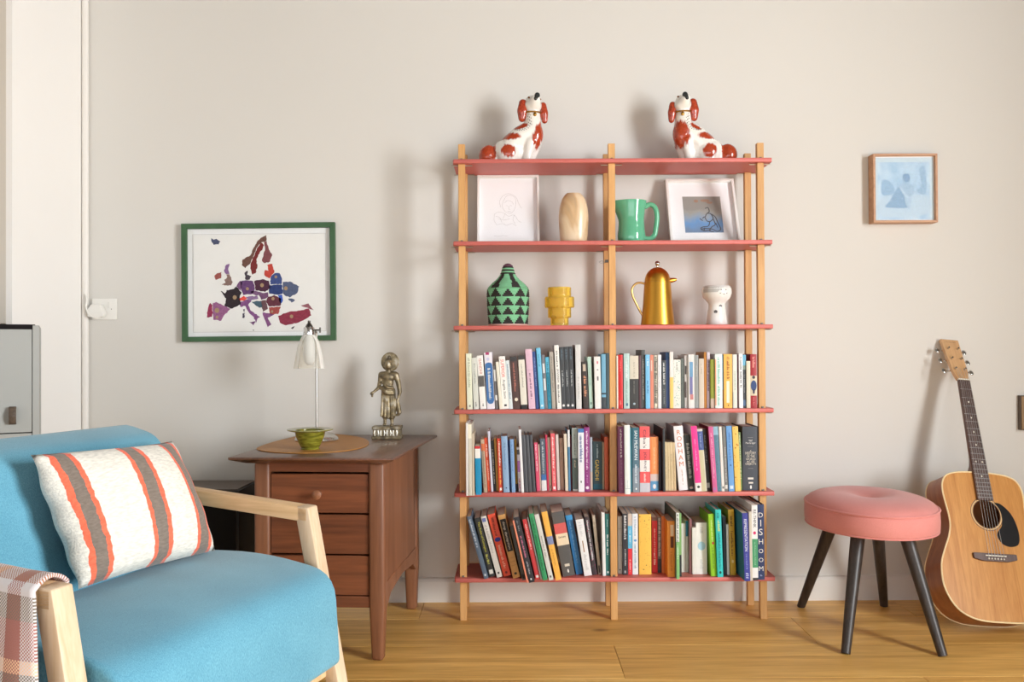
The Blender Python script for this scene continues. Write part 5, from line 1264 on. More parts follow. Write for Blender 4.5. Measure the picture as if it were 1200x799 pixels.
for (r_, y_) in pr2:
    for q in range(seg): a_ = 6.28318*q/seg; rr = (r_+(.18 if q % 2 else 0))*k; vs.append((sxp+rr*math.cos(a_), syp+rr*math.sin(a_), zl(y_)))
shade.add(vs, [(i*seg+q, i*seg+(q+1) % seg, (i+1)*seg+(q+1) % seg, (i+1)*seg+q) for i in range(len(pr2)-1) for q in range(seg)])
shade.build('shade', m_shade, lamp, smooth=True, fixn=False, angle=60)
MB().lathe([(0, zl(393)), (5.5*k, zl(393)), (5.6*k, zl(399)), (6.6*k, zl(407)), (6.8*k, zl(416)), (6.0*k, zl(423)), (3.4*k, zl(427)), (0, zl(428))], 28, sxp, syp).build('bulb', mat('frosted_bulb', (232, 236, 240), .4, var=.01), lamp, smooth=True, angle=60)
# bronze statuette
DS = 3.30
bs = at(454.3, 510, DS)
st = thing('statuette', 'bronze standing robed figure with a round halo on a carved plinth', 'statuette', (bs.x, DS, CZ+.0006))
k = DS/F_PX/6.657                                  # metres per picture unit of the close view
zb0 = 738.0
def SP(u, v, w=0): return ((u-198)*k, -w*k, (zb0-v)*k)
m_brz = bpy.data.materials.new('worn_bronze'); m_brz.use_nodes = True
N = m_brz.node_tree.nodes; L = m_brz.node_tree.links; p_ = N['Principled BSDF']; p_.inputs['Metallic'].default_value = .65; p_.inputs['Roughness'].default_value = .48
tc = N.new('ShaderNodeTexCoord'); nz = N.new('ShaderNodeTexNoise'); nz.inputs['Scale'].default_value = 45; nz.inputs['Detail'].default_value = 5; L.new(tc.outputs['Object'], nz.inputs['Vector'])
rp = N.new('ShaderNodeValToRGB'); e = rp.color_ramp.elements; e[0].position = .34; e[0].color = lin((100, 93, 80)); e[1].position = .7; e[1].color = lin((190, 183, 168)); q = e.new(.52); q.color = lin((146, 131, 100))
L.new(nz.outputs['Fac'], rp.inputs['Fac']); L.new(rp.outputs['Color'], p_.inputs['Base Color'])
bu = N.new('ShaderNodeBump'); bu.inputs['Strength'].default_value = .4; bu.inputs['Distance'].default_value = .002; L.new(nz.outputs['Fac'], bu.inputs['Height']); L.new(bu.outputs['Normal'], p_.inputs['Normal'])
b = MB()
def SE(u, v, w, a, bb_, c): b.ball(SP(u, v, w), (a*k, c*k, bb_*k), 16, 10)
SE(207, 164, 20, 30, 40, 30); SE(208, 142, 8, 29, 30, 30); SE(213, 108, 6, 13, 17, 14); SE(206, 172, 48, 5, 12, 6)      # head, hair, topknot
limb(b, [SP(208, 198, 10), SP(207, 222, 6)], [17*k, 22*k])
limb(b, [SP(160, 245, 2), SP(254, 245, 2)], [30*k, 30*k], 8)
SE(206, 262, 8, 52, 42, 34); SE(204, 305, 6, 44, 46, 32); SE(200, 352, 8, 52, 40, 36)
limb(b, [SP(192, 370, 4), SP(188, 460, 4), SP(186, 545, 2)], [44*k, 42*k, 44*k], 8, flat=.75)
limb(b, [SP(222, 370, 4), SP(232, 460, 4), SP(228, 560, 2)], [40*k, 36*k, 34*k], 8, flat=.75)
limb(b, [SP(178, 560, 4), SP(178, 620, 4)], [16*k, 13*k]); limb(b, [SP(232, 570, 4), SP(232, 625, 4)], [16*k, 13*k])
SE(176, 630, 16, 17, 8, 28); SE(234, 634, 16, 17, 8, 28)
limb(b, [SP(148, 240, 2), SP(140, 300, 6), SP(130, 345, 18), SP(96, 375, 36)], [22*k, 18*k, 15*k, 10*k])       # raised forearm
SE(86, 382, 40, 14, 14, 12)
for (du, dv) in ((-8, 22), (-1, 27), (6, 24)): limb(b, [SP(86+du*.5, 386, 42), SP(86+du, 386+dv, 44)], [5*k, 4*k], 5)
limb(b, [SP(76, 378, 44), SP(70, 392, 48)], [5*k, 4*k], 4)
limb(b, [SP(266, 245, 2), SP(284, 310, 4), SP(294, 375, 6), SP(284, 425, 12)], [24*k, 20*k, 17*k, 11*k])
SE(280, 436, 14, 12, 14, 10)
limb(b, [SP(276, 440, 12), SP(284, 500, 10), SP(290, 535, 8)], [12*k, 20*k, 18*k]); SE(276, 556, 8, 20, 9, 10)
for (u0, v0, u1, v1) in ((140, 330, 240, 372), (150, 352, 246, 388), (158, 300, 246, 345)):      # sash folds
    limb(b, [SP(u0, v0, 26), SP((u0+u1)/2, (v0+v1)/2+16, 44), SP(u1, v1, 30)], [9*k, 12*k, 9*k], 7)
for (u0, u1, vb) in ((160, 152, 560), (182, 180, 566), (206, 206, 572), (228, 236, 572), (246, 250, 560)):         # skirt folds
    limb(b, [SP(u0, 400, 26), SP(u1, vb, 32)], [7*k, 9*k], 12)
me = remesh(b, .0021, 2, 'figure'); me.materials.append(m_brz)
zmn = min(v.co.z for v in me.vertices); 
o = bpy.data.objects.new('figure', me); C.objects.link(o); o.parent = st
hz_ = (zb0-634)*k-.006
h_ = MB(); hp_ = []
for q in range(40): a_ = 6.28318*q/40; hp_.append((SP(217+66*math.cos(a_), 143+71*math.sin(a_))[0], SP(0, 143+71*math.sin(a_))[2]))
h_.prism(hp_, 14*k, 20*k, 'XZ'); h_.tube([(x, 14*k, z) for x, z in hp_], 5*k, 8, closed=True)
h_.build('halo', m_brz, st, smooth=True, angle=40)
pl_ = thing('plinth', None, None); pl_.parent = st
for (a_, b_, c_, d_) in ((738, 716, 84, 310), (716, 664, 92, 302), (664, 640, 86, 308)):
    hw = (d_-c_)/2*k
    MB().box(SP(c_, 0)[0], SP(d_, 0)[0], -.036 if c_ != 92 else -.033, .036 if c_ != 92 else .033, SP(0, a_)[2], SP(0, b_)[2]).build('block', m_brz, pl_, bevel=.001, bseg=1)
for i_ in range(8):
    u_ = 108+i_*24
    f_ = MB(); f_.tube([SP(u_, 712, 33/1000/k*1), SP(u_+(4 if i_ % 2 else -4), 690, 34/1000/k), SP(u_, 668, 33/1000/k)], [5*k, 8*k, 5*k], 8)
    f_.build('carving', mat('silvered_carving', (206, 202, 190), .4, .7), pl_, smooth=True)
# ================================================================== pictures on the wall
m_gfr = mat('green_frame', (62, 98, 66), .45, var=.1, scale=20)
DM = WALL_Y-.024
pA, pB = at(213.0, 401, DM), at(393.3, 401, DM)
zt_ = at(303, 261.6, DM).z; wM = pB.x-pA.x; hM = zt_-at(303, 400.2, DM).z
t = picture('map_picture', 'green framed map of a continent made of passport-coloured countries', wM, hM, .0195, .022, m_gfr, rebate=.008)
t.location = (pA.x, DM, zt_-hM); t.rotation_euler = (0, R(-.35), 0)
X0, X1, Y0, Y1 = 62.0, 962.0, 57.0, 748.0
def mz_(X, Y): return ((X-X0)/(X1-X0)*wM, hM*(1-(Y-Y0)/(Y1-Y0)))
COUNTRIES = [
 ((75,80,108),[(232,140),(245,150),(262,145),(285,160),(275,178),(245,180),(235,165)]),
 ((110,76,66),[(556,126),(532,138),(500,165),(475,210),(460,245),(415,268),(410,300),(430,320),(448,302),(463,286),(478,250),(498,200),(525,168),(556,160)]),
 ((122,44,44),[(525,168),(500,202),(480,252),(464,288),(460,320),(472,358),(490,350),(502,310),(496,270),(514,235),(534,205),(541,186)]),
 ((128,74,78),[(542,166),(558,162),(570,210),(590,245),(576,282),(545,292),(528,276),(538,238),(548,206)]),
 ((72,62,72),[(425,347),(445,333),(440,358),(466,366),(456,386),(432,388)]),
 ((136,100,146),[(318,298),(338,292),(330,328),(338,352),(316,352),(305,330)]),
 ((140,112,104),[(318,354),(338,354),(356,400),(346,420),(290,416),(314,402),(306,386),(324,370)]),
 ((156,84,78),[(265,347),(291,340),(288,376),(256,386),(248,362)]),
 ((46,36,42),[(284,450),(310,466),(320,446),(362,440),(375,426),(408,460),(396,488),(404,530),(372,546),(346,556),(306,540),(316,496)]),
 ((152,96,138),[(238,522),(258,515),(342,556),(322,580),(302,596),(286,626),(240,620),(236,560)]),
 ((150,50,82),[(222,520),(236,534),(233,602),(202,606),(208,560)]),
 ((122,84,124),[(377,425),(400,392),(410,402),(402,452)]),
 ((104,68,116),[(402,397),(432,390),(476,396),(486,440),(470,472),(416,476),(404,440)]),
 ((236,82,70),[(390,496),(420,481),(440,496),(420,511),(396,511)]),
 ((78,42,62),[(482,396),(530,385),(568,394),(576,440),(546,460),(490,450)]),
 ((122,88,124),[(455,458),(490,452),(532,466),(492,481)]),
 ((144,114,156),[(432,487),(500,482),(506,500),(450,510)]),
 ((116,78,112),[(506,472),(562,462),(566,490),(522,506)]),
 ((132,82,134),[(396,520),(440,501),(466,511),(446,535),(462,570),(516,606),(500,614),(490,642),(478,606),(452,584),(428,540),(400,546)]),
 ((110,70,110),[(450,636),(486,630),(476,656)]),((70,60,80),[(412,586),(425,580),(422,612),(410,610)]),((70,60,80),[(415,562),(425,558),(421,579)]),
 ((74,98,112),[(466,516),(520,511),(531,546),(510,552)]),((108,78,84),[(522,512),(550,506),(561,560),(531,576)]),
 ((100,50,64),[(562,490),(600,479),(640,501),(636,541),(571,546),(551,520)]),((166,78,72),[(566,551),(636,546),(621,591),(571,591)]),
 ((134,84,132),[(530,580),(600,592),(560,611),(581,650),(560,667),(541,620)]),
 ((196,72,60),[(560,301),(590,296),(601,346),(571,381),(542,361),(546,331),(566,336)]),
 ((62,78,134),[(580,371),(605,350),(631,350),(646,386),(641,416),(576,416)]),
 ((46,62,116),[(568,420),(646,419),(650,470),(626,478),(610,476),(570,470)]),((84,94,124),[(651,402),(690,400),(746,430),(736,466),(690,494),(660,480),(652,470)]),
 ((84,94,124),[(680,502),(700,500),(722,510),(700,524)]),
 ((58,90,186),[(620,481),(645,476),(651,511),(636,531)]),
 ((142,52,72),[(620,602),(690,576),(750,571),(802,560),(816,601),(742,641),(660,656),(631,641)]),
 ((152,94,104),[(755,541),(800,530),(832,571),(802,560)]),((80,70,80),[(695,674),(718,662),(706,679)]),((80,70,80),[(470,680),(480,682),(476,688)]),
]
pap = MB(); 
(a_, b_), (c_, d_) = mz_(126, 690), mz_(900, 122)
pap.add([(a_, .0150, b_), (c_, .0150, b_), (c_, .0150, d_), (a_, .0150, d_)], [(0, 1, 2, 3)])
pap.build('paper', mat('map_paper', (236, 234, 231), .9, var=.01), t, fixn=False)
rg = random.Random(5)
mp_root = t
for col, poly in COUNTRIES:
    n = len(poly); cx_ = sum(p[0] for p in poly)/n; cy_ = sum(p[1] for p in poly)/n
    pts = []
    for i in range(n):                               # ragged coast
        (x0, y0), (x1, y1) = poly[i], poly[(i+1) % n]
        L_ = math.hypot(x1-x0, y1-y0); m_ = max(1, int(L_/9))
        for q in range(m_):
            f_ = q/m_; j_ = rg.uniform(-2.6, 2.6) if q else 0
            pts.append((x0+(x1-x0)*f_-(y1-y0)/max(L_, 1)*j_, y0+(y1-y0)*f_+(x1-x0)/max(L_, 1)*j_))
    pts = [((x-cx_)*1.0+cx_, (y-cy_)*1.0+cy_) for x, y in pts]
    b = MB(); b.add([(mz_(x, y)[0], .0146, mz_(x, y)[1]) for x, y in pts], [tuple(range(len(pts)))])
    b.build('country', mat('map_%d_%d_%d' % col, col, .8, var=.16, scale=120), t, fixn=False)
em = MB()
for (X, Y, r_) in ((367, 490, 12), (442, 440, 9), (528, 420, 11), (262, 565, 14), (592, 500, 9), (610, 372, 8), (668, 440, 11), (586, 575, 7), (700, 605, 10), (262, 605, 8)):
    n = 12; em.add([(mz_(X+r_*math.cos(6.283*q/n), 0)[0], .0143, mz_(0, Y+r_*1.1*math.sin(6.283*q/n))[1]) for q in range(n)], [tuple(range(n))])
tag(em.build('crests', mat('dull_gilt_print', (168, 140, 108), .6), t, fixn=False), kind='stuff')
for (p0, p1) in (((122, 119), (903, 119)), ((122, 692), (903, 692)), ((122, 119), (122, 692)), ((903, 119), (903, 692))):
    (a_, b_), (c_, d_) = mz_(*p0), mz_(*p1)
    MB().ribbon([(a_, b_), (c_, d_)], .0016, .0148).build('bevel_line', flat((204, 200, 196)), t, fixn=False)

# deep oak box frame with a blue photograph
m_obx = wood('box_frame_oak', (176, 126, 92), (206, 160, 124), 'X', 8, .5, bump=.04)
DBX = WALL_Y-.050
pA, pB = at(1024.0, 262, DBX), at(1099.5, 262, DBX)
zt_ = at(1062, 179.8, DBX).z; wX = pB.x-pA.x; hX = zt_-at(1062, 260.5, DBX).z
t = picture('picture_frame', 'deep square oak box frame with a pale blue photograph of a seated figure', wX, hX, .0085, .049, m_obx, rebate=.004, my=.015)
t.location = (pA.x, DBX, zt_-hX)
m_cy = bpy.data.materials.new('cyanotype'); m_cy.use_nodes = True
N = m_cy.node_tree.nodes; L = m_cy.node_tree.links; p_ = N['Principled BSDF']; p_.inputs['Roughness'].default_value = .5
tc = N.new('ShaderNodeTexCoord'); nz = N.new('ShaderNodeTexNoise'); nz.inputs['Scale'].default_value = 3.2; nz.inputs['Detail'].default_value = 4; L.new(tc.outputs['Generated'], nz.inputs['Vector'])
rp = N.new('ShaderNodeValToRGB'); e = rp.color_ramp.elements; e[0].position = .34; e[0].color = lin((158, 190, 218)); e[1].position = .66; e[1].color = lin((196, 216, 232))
L.new(nz.outputs['Fac'], rp.inputs['Fac']); L.new(rp.outputs['Color'], p_.inputs['Base Color'])
def cz(X, Y): return ((X-160)/(660-160)*wX, hX*(1-(Y-133)/(670-133)))
def quad(X0_, Y0_, X1_, Y1_, y, m_, name):
    (a, b_), (c, d) = cz(X0_, Y1_), cz(X1_, Y0_)
    return MB().add([(a, y, b_), (c, y, b_), (c, y, d), (a, y, d)], [(0, 1, 2, 3)]).build(name, m_, t, fixn=False)
quad(185, 158, 640, 645, .0149, flat((196, 214, 226)), 'border_paper')
quad(205, 195, 612, 642, .0146, m_cy, 'photograph')
FIG = [('tree', (146, 178, 208), [(238,345),(285,335),(330,385),(325,440),(240,450)]), ('tree', (150, 181, 210), [(530,250),(575,240),(580,440),(505,420),(545,380)]),
 ('ground', (184, 205, 223), [(236,470),(580,455),(582,600),(240,620)]),
 ('cloth', (136, 168, 200), [(268,548),(296,500),(330,440),(362,395),(395,400),(410,460),(440,515),(440,552)]),
 ('torso', (160, 187, 212), [(375,378),(402,362),(448,362),(480,385),(488,425),(470,470),(430,475),(398,440)]),
 ('arm', (186, 207, 226), [(372,392),(388,392),(420,440),(455,468),(490,430),(497,395),(503,400),(490,450),(458,492),(425,470)]),
 ('head', (126, 158, 192), [(400,302),(415,286),(440,286),(455,306),(456,328),(444,348),(424,352),(406,335)]),
 ('leg', (170, 195, 218), [(412,478),(462,482),(458,520),(450,562),(436,556)])]
for i_, (nm, c_, poly) in enumerate(FIG):
    pts = spline([(x, y, 0) for x, y in poly], 4, closed=True)
    MB().add([(cz(p.x, 0)[0], .0143-.0002*i_, cz(0, p.y)[1]) for p in pts], [tuple(range(len(pts)))]).build('printed_'+nm, flat(c_), t, fixn=False)

# ================================================================== sockets, plug, plaque
m_plas = mat('white_plastic', (238, 236, 230), .3, var=.01)
def socket(label, px0, py0, px1, py1):
    d = WALL_Y-.009
    a_, b_ = at(px0, py1, d), at(px1, py0, d)
    t = thing('wall_socket', label, 'socket', (a_.x, d, a_.z))
    w_, h_ = b_.x-a_.x, b_.z-a_.z
    MB().box(0, w_, 0, .0088, 0, h_).build('plate', m_plas, t, bevel=.0015, bseg=2)
    return t, w_, h_
t, w_, h_ = socket('white wall socket beside the cream wardrobe side', 107.5, 349.8, 136.2, 374.6)
MB().box(w_*.66, w_*.76, -.003, 0, h_*.55, h_*.85).build('rocker_switch', m_plas, t, bevel=.001, bseg=1)
MB().tube([(w_*.80, .0005, h_*.5), (w_*.80, -.0008, h_*.5)], .0018, 8).build('screw', mat('screw', (120, 116, 110), .4, .6), t)
sx0, sy0, sz0 = t.location
pg = thing('power_plug', 'white plug with a looping white cable in the wardrobe-side socket', 'plug', (sx0+w_*.30, sy0-.0034, sz0+h_*.42))
MB().prism(rounded([(-w_*.34, -h_*.30), (w_*.30, -h_*.30), (w_*.34, -h_*.1), (w_*.2, h_*.30), (-w_*.2, h_*.30), (-w_*.34, h_*.05)], .006), -.026, 0, 'XZ').build('body', m_plas, pg, bevel=.003, bseg=2)
def loc(px, py, d): v = at(px, py, d); return (v.x-pg.location.x, d-pg.location.y, v.z-pg.location.z)
DC = WALL_Y-.030
cab_ = spline([loc(118, 371.4, DC+.004), loc(111, 372, DC-.004), loc(104, 367.5, DC-.006), loc(101, 359, DC-.006), loc(101.6, 351, DC-.004), loc(100.2, 344.6, DC)], 7)
MB().tube(cab_, .0036, 10).build('cable', m_plas, pg, smooth=True)
# low socket near the black loudspeaker
t, w_, h_ = socket('small white wall socket low beside the black loudspeaker', 276, 637.5, 291, 652)
MB().box(w_*.55, w_*.68, -.002, 0, h_*.45, h_*.9).build('rocker_switch', mat('black_plastic', (30, 30, 32), .4), t)
# plaque cut by the right edge of the picture
DP = WALL_Y-.024
a_, b_ = at(1196.8, 504, DP), at(1196.8, 463.5, DP)
t = thing('wall_plaque', 'small brown wooden plaque on the wall at the right picture edge', 'plaque', (a_.x, DP, a_.z))
hq = b_.z-a_.z
MB().box(0, .085, 0.004, .0235, 0, hq).build('backing', mat('dark_edge', (96, 84, 74), .6), t, bevel=.001, bseg=1)
MB().box(0.003, .082, 0, .004, .003, hq-.003).build('face', wood('plaque_wood', (120, 92, 62), (166, 136, 98), 'Z', 9, .6), t, bevel=.001, bseg=1)

# ================================================================== grey cabinet by the wardrobe
m_grey = mat('grey_lacquer', (166, 167, 163), .45, var=.015, scale=3)
m_recess_shade = mat('recess_shade', (32, 26, 26), .9)  # shade inside the cabinet put into the colour
DG = 2.55
GY_ = R(27)
pR = at(46, 440, DG)
gc = thing('storage_cabinet', 'grey lacquered storage cabinet with a leather pull at the left edge', 'cabinet', (pR.x, DG, 0), GY_)
gt = at(43, 381.2, DG).z; gw, gd = .46, .36
ths = .017
MB().box(-ths, 0, 0, gd, 0, gt).build('side_panel', m_grey, gc, bevel=.001, bseg=1)
MB().box(-gw, -gw+ths, 0, gd, 0, gt).build('side_panel', m_grey, gc, bevel=.001, bseg=1)
MB().box(-gw+ths, -ths, gd-.012, gd, .0, gt+.012).build('back_panel', m_recess_shade, gc)  # raised so its painted shade shows above the drawers
MB().box(-gw+ths, -ths, .03, gd-.012, gt-.045, gt-.035).build('inner_shelf', m_recess_shade, gc)
MB().box(-gw+ths, -ths, .004, gd-.012, .0, .06).build('plinth', m_grey, gc)
zt1 = at(30, 386, DG).z; zs1 = at(30, 506.5, DG).z
for (za, zb_, pull) in ((zt1, zs1+.0015, True), (zs1-.0015, zs1-.30, False), (zs1-.303, .064, False)):
    dd = thing('drawer', None, None); dd.parent = gc
    MB().box(-gw+ths+.0015, -ths-.0015, .0015, .018, zb_, za).build('drawer_front', m_grey, dd, bevel=.001, bseg=1)
    lp = MB()
    zc_ = at(20, 487, DG-.03).z if pull else (za+zb_)/2+.03
    xx = -.066
    y_s = .0014
    lp.prism([(y_s, zc_+.026), (y_s-.014, zc_+.024), (y_s-.024, zc_), (y_s-.016, zc_-.022), (y_s, zc_-.025), (y_s, zc_-.019), (y_s-.011, zc_-.017), (y_s-.018, zc_), (y_s-.010, zc_+.018), (y_s, zc_+.020)], xx-.009, xx+.009, 'YZ')
    lp.build('leather_pull', mat('brown_leather', (92, 78, 66), .55, var=.3, scale=120), dd, bevel=.001, bseg=1)

# ================================================================== black loudspeaker behind the armchair
DK = 3.17
pK = at(279, 620, DK)
zk = at(270, 570.5, DK+.10).z
sp = thing('loudspeaker', 'black box loudspeaker on the floor between armchair and walnut cabinet', 'loudspeaker', (pK.x, DK, 0), 0)
m_bk = mat('black_vinyl', (22, 22, 23), .45, var=.1, scale=60)
MB().box(-.27, 0, 0.012, .25, .012, zk).build('cabinet_box', m_bk, sp, bevel=.004, bseg=2)
MB().box(-.262, -.008, 0, .0118, .02, zk-.008).build('front_grille', fabric('grille_cloth', (14, 14, 15), (26, 26, 27), 900), sp, bevel=.003, bseg=2)
for fx in (-.25, -.02):
    for fy in (.03, .23): MB().tube([(fx, fy, 0), (fx, fy, .0125)], .012, 12).build('foot', m_bk, sp, smooth=True)
MB().box(-.262, -.008, .02, .24, zk, zk+.004).build('top_cover', mat('grey_brown_top', (104, 92, 84), .5), sp, bevel=.001, bseg=1)

# ================================================================== oval velvet stool
SC = Vector((1.228, 3.085, 0))
stool = thing('stool', 'oval pink velvet stool with four dark splayed legs', 'stool', SC)
m_vel = fabric('pink_velvet', (198, 118, 112), (222, 146, 138), 900, .8, .06, .25)
m_ebo = wood('ebonised_wood', (36, 30, 27), (66, 56, 50), 'Z', 10, .4, bump=.06)
SA, SB = .208, .265
Zr = .428; Zbm = .356
seg = 64
def oval(f, z, n=seg): return [(SA*f*math.cos(6.28318*q/n), SB*f*math.sin(6.28318*q/n), z) for q in range(n)]
def skin(rings, cap0=True, cap1=True):
    b = MB(); n = len(rings[0]); vs = [p for r_ in rings for p in r_]
    fs = [(i*n+q, i*n+(q+1) % n, (i+1)*n+(q+1) % n, (i+1)*n+q) for i in range(len(rings)-1) for q in range(n)]
    if cap0: fs.append(tuple(range(n-1, -1, -1)))
    if cap1: fs.append(tuple((len(rings)-1)*n+q for q in range(n)))
    return b.add(vs, fs)
skin([oval(.95, Zbm), oval(.985, Zbm+.003), oval(1.0, Zbm+.012), oval(1.005, (Zr+Zbm)/2), oval(1.0, Zr-.008), oval(.99, Zr-.002), oval(.97, Zr)]).build('seat_band', m_vel, stool, smooth=True, angle=50)
dome = [oval(f, Zr+.0005+h_) for f, h_ in ((.985, -.003), (.975, .004), (.93, .016), (.85, .026), (.72, .034), (.56, .038), (.40, .037), (.28, .033), (.18, .026), (.10, .019), (.045, .015))]
skin(dome).build('cushion', m_vel, stool, smooth=True, angle=60)
MB().tube([(x, y, Zr+.001) for x, y, _ in oval(.99, 0)], .0045, 8, closed=True).build('piping', m_vel, stool, smooth=True)
MB().tube([(x, y, Zbm+.003) for x, y, _ in oval(.985, 0)], .0030, 8, closed=True).build('lower_piping', m_vel, stool, smooth=True)
bt = MB(); bt.ball((0, 0, Zr+.0165), (.013, .013, .005), 14, 8); bt.build('button', m_vel, stool, smooth=True)
FEET = [atz(x, y, 0) for x, y in ((938.5, 711), (991, 766), (1105, 769), (1036, 710))]
for fp in FEET:
    lf = fp-SC
    ang = math.atan2(lf.y/SB, lf.x/SA)
    top_ = Vector((SA*.62*math.cos(ang), SB*.62*math.sin(ang), Zbm-.001))
    bot = Vector((lf.x, lf.y, 0.001))
    MB().tube([top_, top_.lerp(bot, .5), bot], [.0235, .0195, .0145], 18).build('leg', m_ebo, stool, smooth=True, angle=50)

# ================================================================== acoustic guitar leaning on the wall
half = [(0, 0), (.06, .001), (.11, .009), (.152, .03), (.18, .064), (.196, .105), (.199, .145), (.193, .19), (.174, .235), (.153, .278), (.142, .315), (.1405, .35), (.1455, .395), (.149, .435), (.145, .468), (.128, .494), (.095, .507), (.05, .512), (0, .513)]
hs = spline([(a, 0, b) for a, b in half], 4)
outl = [(p.x, p.z) for p in hs] + [(-p.x, p.z) for p in reversed(hs[1:-1])]
Gd = .108
SHZ, SHR = .364, .049
gm_top = wood('spruce_top', (178, 116, 54), (208, 150, 82), 'Z', 16, .28, bump=.02, coat=.5)
gm_side = wood('mahogany_side', (138, 82, 48), (172, 110, 66), 'Z', 6, .4, bump=.02, coat=.15)
gm_neck = wood('mahogany_neck', (92, 58, 42), (124, 82, 60), 'Z', 8, .35, coat=.3)
gm_fb = wood('rosewood', (72, 54, 50), (104, 82, 76), 'Z', 10, .45)
gm_head = wood('head_veneer', (196, 150, 104), (224, 182, 136), 'Z', 9, .35, coat=.3)
gm_bind = mat('cream_binding', (236, 214, 168), .3)
gm_blk = mat('pickguard_black', (26, 26, 28), .22)
gm_bone = mat('bone', (236, 230, 214), .35)
gt_ = thing('guitar', 'acoustic guitar with honey spruce top leaning on the wall right of the stool', 'guitar')
# soundboard with its hole
bm = bmesh.new(); n = len(outl)
ov_ = [bm.verts.new((x, 0, z)) for x, z in outl]; hv_ = [bm.verts.new((SHR*math.cos(6.28318*q/40), 0, SHZ+SHR*math.sin(6.28318*q/40))) for q in range(40)]
eds = [bm.edges.new((ov_[i], ov_[(i+1) % n])) for i in range(n)] + [bm.edges.new((hv_[i], hv_[(i+1) % 40])) for i in range(40)]
bmesh.ops.triangle_fill(bm, use_beauty=True, use_dissolve=False, edges=eds)
for f in list(bm.faces):
    c_ = f.calc_center_median()
    if math.hypot(c_.x, c_.z-SHZ) < SHR*.97: bm.faces.remove(f)
bmesh.ops.recalc_face_normals(bm, faces=bm.faces)
if bm.faces[:] and bm.faces[:][0].normal.y > 0: bmesh.ops.reverse_faces(bm, faces=bm.faces)
me = bpy.data.meshes.new('soundboard'); bm.to_mesh(me); bm.free(); me.materials.append(gm_top)
o = bpy.data.objects.new('soundboard', me); C.objects.link(o); o.parent = gt_
sd_ = MB(); vs = [(x, y, z) for y in (.0008, Gd) for x, z in outl]
sd_.add(vs, [(i, (i+1) % n, n+(i+1) % n, n+i) for i in range(n)])
sd_.build('sides', gm_side, gt_, smooth=True, angle=40)
MB().add([(x, Gd, z) for x, z in outl], [tuple(range(n))]).build('back', gm_side, gt_)
MB().tube([(x, .0006, z) for x, z in outl], .0028, 6, closed=True).build('binding', gm_bind, gt_, smooth=True)
MB().tube([(x, Gd-.001, z) for x, z in outl], .0025, 6, closed=True).build('back_binding', gm_bind, gt_, smooth=True)
for rr, w_, c_ in ((.0535, .0028, (206, 170, 120)), (.0575, .0012, (110, 80, 60)), (.0500, .0012, (110, 80, 60))):
    b = MB(); vs = []
    for q in range(48):
        a_ = 6.28318*q/48
        vs += [((rr-w_)*math.cos(a_), -.0004, SHZ+(rr-w_)*math.sin(a_)), ((rr+w_)*math.cos(a_), -.0004, SHZ+(rr+w_)*math.sin(a_))]
    b.add(vs, [(2*q, 2*q+1, (2*q+3) % 96, (2*q+2) % 96) for q in range(48)]); b.build('rosette_ring', flat(c_), gt_, fixn=False)
pk = spline([(x, 0, z) for x, z in ((.036, .405), (.058, .402), (.088, .372), (.103, .33), (.105, .288), (.094, .262), (.066, .254), (.040, .262), (.026, .285), (.030, .304), (.046, .322), (.0535, .345), (.053, .375), (.045, .393))], 5, closed=True)
MB().prism([(p.x, p.z) for p in pk], -.0018, -.0003, 'XZ').build('pickguard', gm_blk, gt_)
SAD = .2177
brd = rounded([(-.078, SAD-.010), (-.045, SAD-.018), (.045, SAD-.018), (.078, SAD-.010), (.078, SAD+.009), (-.078, SAD+.009)], .004)
MB().prism(brd, -.009, -.0003, 'XZ').build('bridge', gm_fb, gt_, bevel=.001, bseg=1)
MB().box(-.037, .037, -.0125, -.009, SAD-.0012, SAD+.0018).build('saddle', gm_bone, gt_)
for i_ in range(6):
    xx = -.0275+i_*.011
    MB().ball((xx, -.0105, SAD-.010), .0028, 8, 6).build('bridge_pin', gm_bone, gt_, smooth=True)
NUT = .8627; FBE = SHZ+SHR*.98
w0, w1 = .0285, .0215
MB().add([(-w0, -.0105, FBE), (w0, -.0105, FBE), (w1, -.0105, NUT), (-w1, -.0105, NUT), (-w0, -.0040, FBE), (w0, -.0040, FBE), (w1, -.0040, NUT), (-w1, -.0040, NUT)],
        [(0, 1, 2, 3), (7, 6, 5, 4), (0, 4, 5, 1), (1, 5, 6, 2), (2, 6, 7, 3), (3, 7, 4, 0)]).build('fingerboard', gm_fb, gt_)
MB().box(-w0+.001, w0-.001, -.0039, -.0003, FBE, .52).build('fingerboard_tongue', gm_neck, gt_)
frz = []
for i_ in range(1, 21):
    zf_ = NUT-.645*(1-2**(-i_/12)); frz.append(zf_)
    if zf_ < FBE+.002: break
    ww = w0+(w1-w0)*(zf_-FBE)/(NUT-FBE)
    MB().box(-ww, ww, -.0117, -.0105, zf_-.0008, zf_+.0008).build('fret', m_steel, gt_)
for i_ in (3, 5, 7, 9, 12, 15):
    zc_ = (frz[i_-1]+frz[i_-2])/2
    for dx in ((0,) if i_ != 12 else (-.012, .012)):
        b = MB(); b.add([(dx+.0032*math.cos(6.283*q/10), -.0108, zc_+.0032*math.sin(6.283*q/10)) for q in range(10)], [tuple(range(10))]); b.build('inlay', gm_bone, gt_, fixn=False)
MB().box(-w1, w1, -.0125, -.003, NUT, NUT+.005).build('nut', gm_bone, gt_)
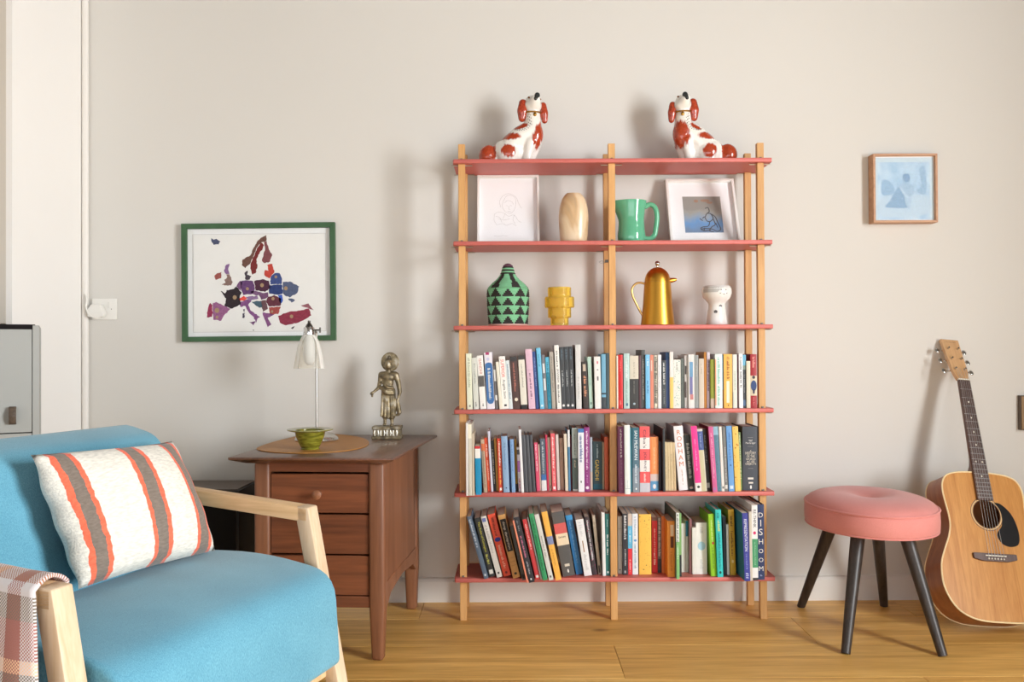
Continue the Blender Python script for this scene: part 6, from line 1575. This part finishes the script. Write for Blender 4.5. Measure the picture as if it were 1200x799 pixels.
# neck: rounded back, heel at the body
nb = MB(); vs = []; lv = [(.506, 1.0, .075), (.520, 1.0, .060), (.540, 1.0, .034), (.565, 1.0, .022), (.66, .9, .020), (.78, .82, .019), (NUT+.004, .76, .018)]
for (z_, f_, dp_) in lv:
    for q in range(11):
        a_ = math.pi*q/10; vs.append((-w0*f_*math.cos(a_)*(.995), -.004+dp_*math.sin(a_)**.8, z_))
nb.add(vs, [(i*11+q, i*11+q+1, (i+1)*11+q+1, (i+1)*11+q) for i in range(len(lv)-1) for q in range(10)]+[tuple(range(10, -1, -1)), tuple((len(lv)-1)*11+q for q in range(11))]+[(i*11, (i+1)*11, (i+1)*11+10, i*11+10) for i in range(len(lv)-1)])
nb.build('neck', gm_neck, gt_, smooth=True, angle=50)
# headstock tilted back
HA = R(13)
hd = thing('headstock', None, None); hd.parent = gt_; hd.location = (0, -.003, NUT+.005); hd.rotation_euler = (-HA, 0, 0)
hp_ = [(-.0215, 0), (.0215, 0), (.031, .045), (.0355, .185), (-.0355, .185), (-.031, .045)]
MB().prism(hp_, -.0015, .013, 'XZ').build('head_plate', gm_head, hd, bevel=.0015, bseg=1)
lg_ = MB()
for i_ in range(7): lg_.ribbon([(-.022+i_*.0062, .170), (-.020+i_*.0062, .174), (-.018+i_*.0062, .169), (-.0165+i_*.0062, .172)], .0008, -.0019)
tag(lg_.build('script_mark', flat((118, 84, 62)), hd, fixn=False), kind='stuff')
m_chr = mat('tuner_chrome', (200, 200, 198), .18, 1.0)
for sgn in (-1, 1):
    for zz in (.045, .092, .139):
        tn = MB(); tn.tube([(sgn*.019, -.0015, zz), (sgn*.019, -.012, zz)], .0034, 10); tn.build('tuning_post', m_chr, hd, smooth=True, angle=50)
        kn = MB(); kn.tube([(sgn*.030, .014, zz), (sgn*.047, .014, zz)], .003, 8); kn.ball((sgn*.054, .014, zz), (.009, .004, .012), 14, 8)
        kn.build('tuning_key', m_chr, hd, smooth=True, angle=60)
for i_ in range(6):
    xb_, xn_ = -.0275+i_*.011, -.0175+i_*.007
    MB().tube([(xb_, -.0105, SAD-.010), (xb_, -.0135, SAD), (xn_, -.0135, NUT+.002), (xn_*1.0+(-.004 if i_ < 3 else .004), -.006, NUT+.05)], .0006, 5).build('string', m_steel, gt_)
Mg = Matrix.Rotation(R(7), 4, 'Z') @ Matrix.Rotation(R(-23.0), 4, 'X') @ Matrix.Rotation(R(5.2), 4, 'Y')
bpy.context.view_layer.update()
pts_ = []
for o in gt_.children_recursive:
    if o.type == 'MESH':
        Lm = o.matrix_parent_inverse @ o.matrix_basis if o.parent is gt_ else o.parent.matrix_basis @ o.matrix_basis
        pts_ += [Mg @ (Lm @ v.co) for v in o.data.vertices]
zmin = min(p.z for p in pts_); ymax = max(p.y for p in pts_)
ty, tz = WALL_Y-.0015-ymax, -zmin+.001
br = Mg @ Vector((0, -.009, SAD))
d_b = br.y+ty
tx = (1167-600)*d_b/F_PX - br.x - .0
vv = at(1167, 659.5, d_b)
tx = vv.x-br.x
print('guitar bridge z', br.z+tz, 'photo', vv.z, 'depth', d_b)
gt_.matrix_world = Matrix.Translation((tx, ty, tz)) @ Mg
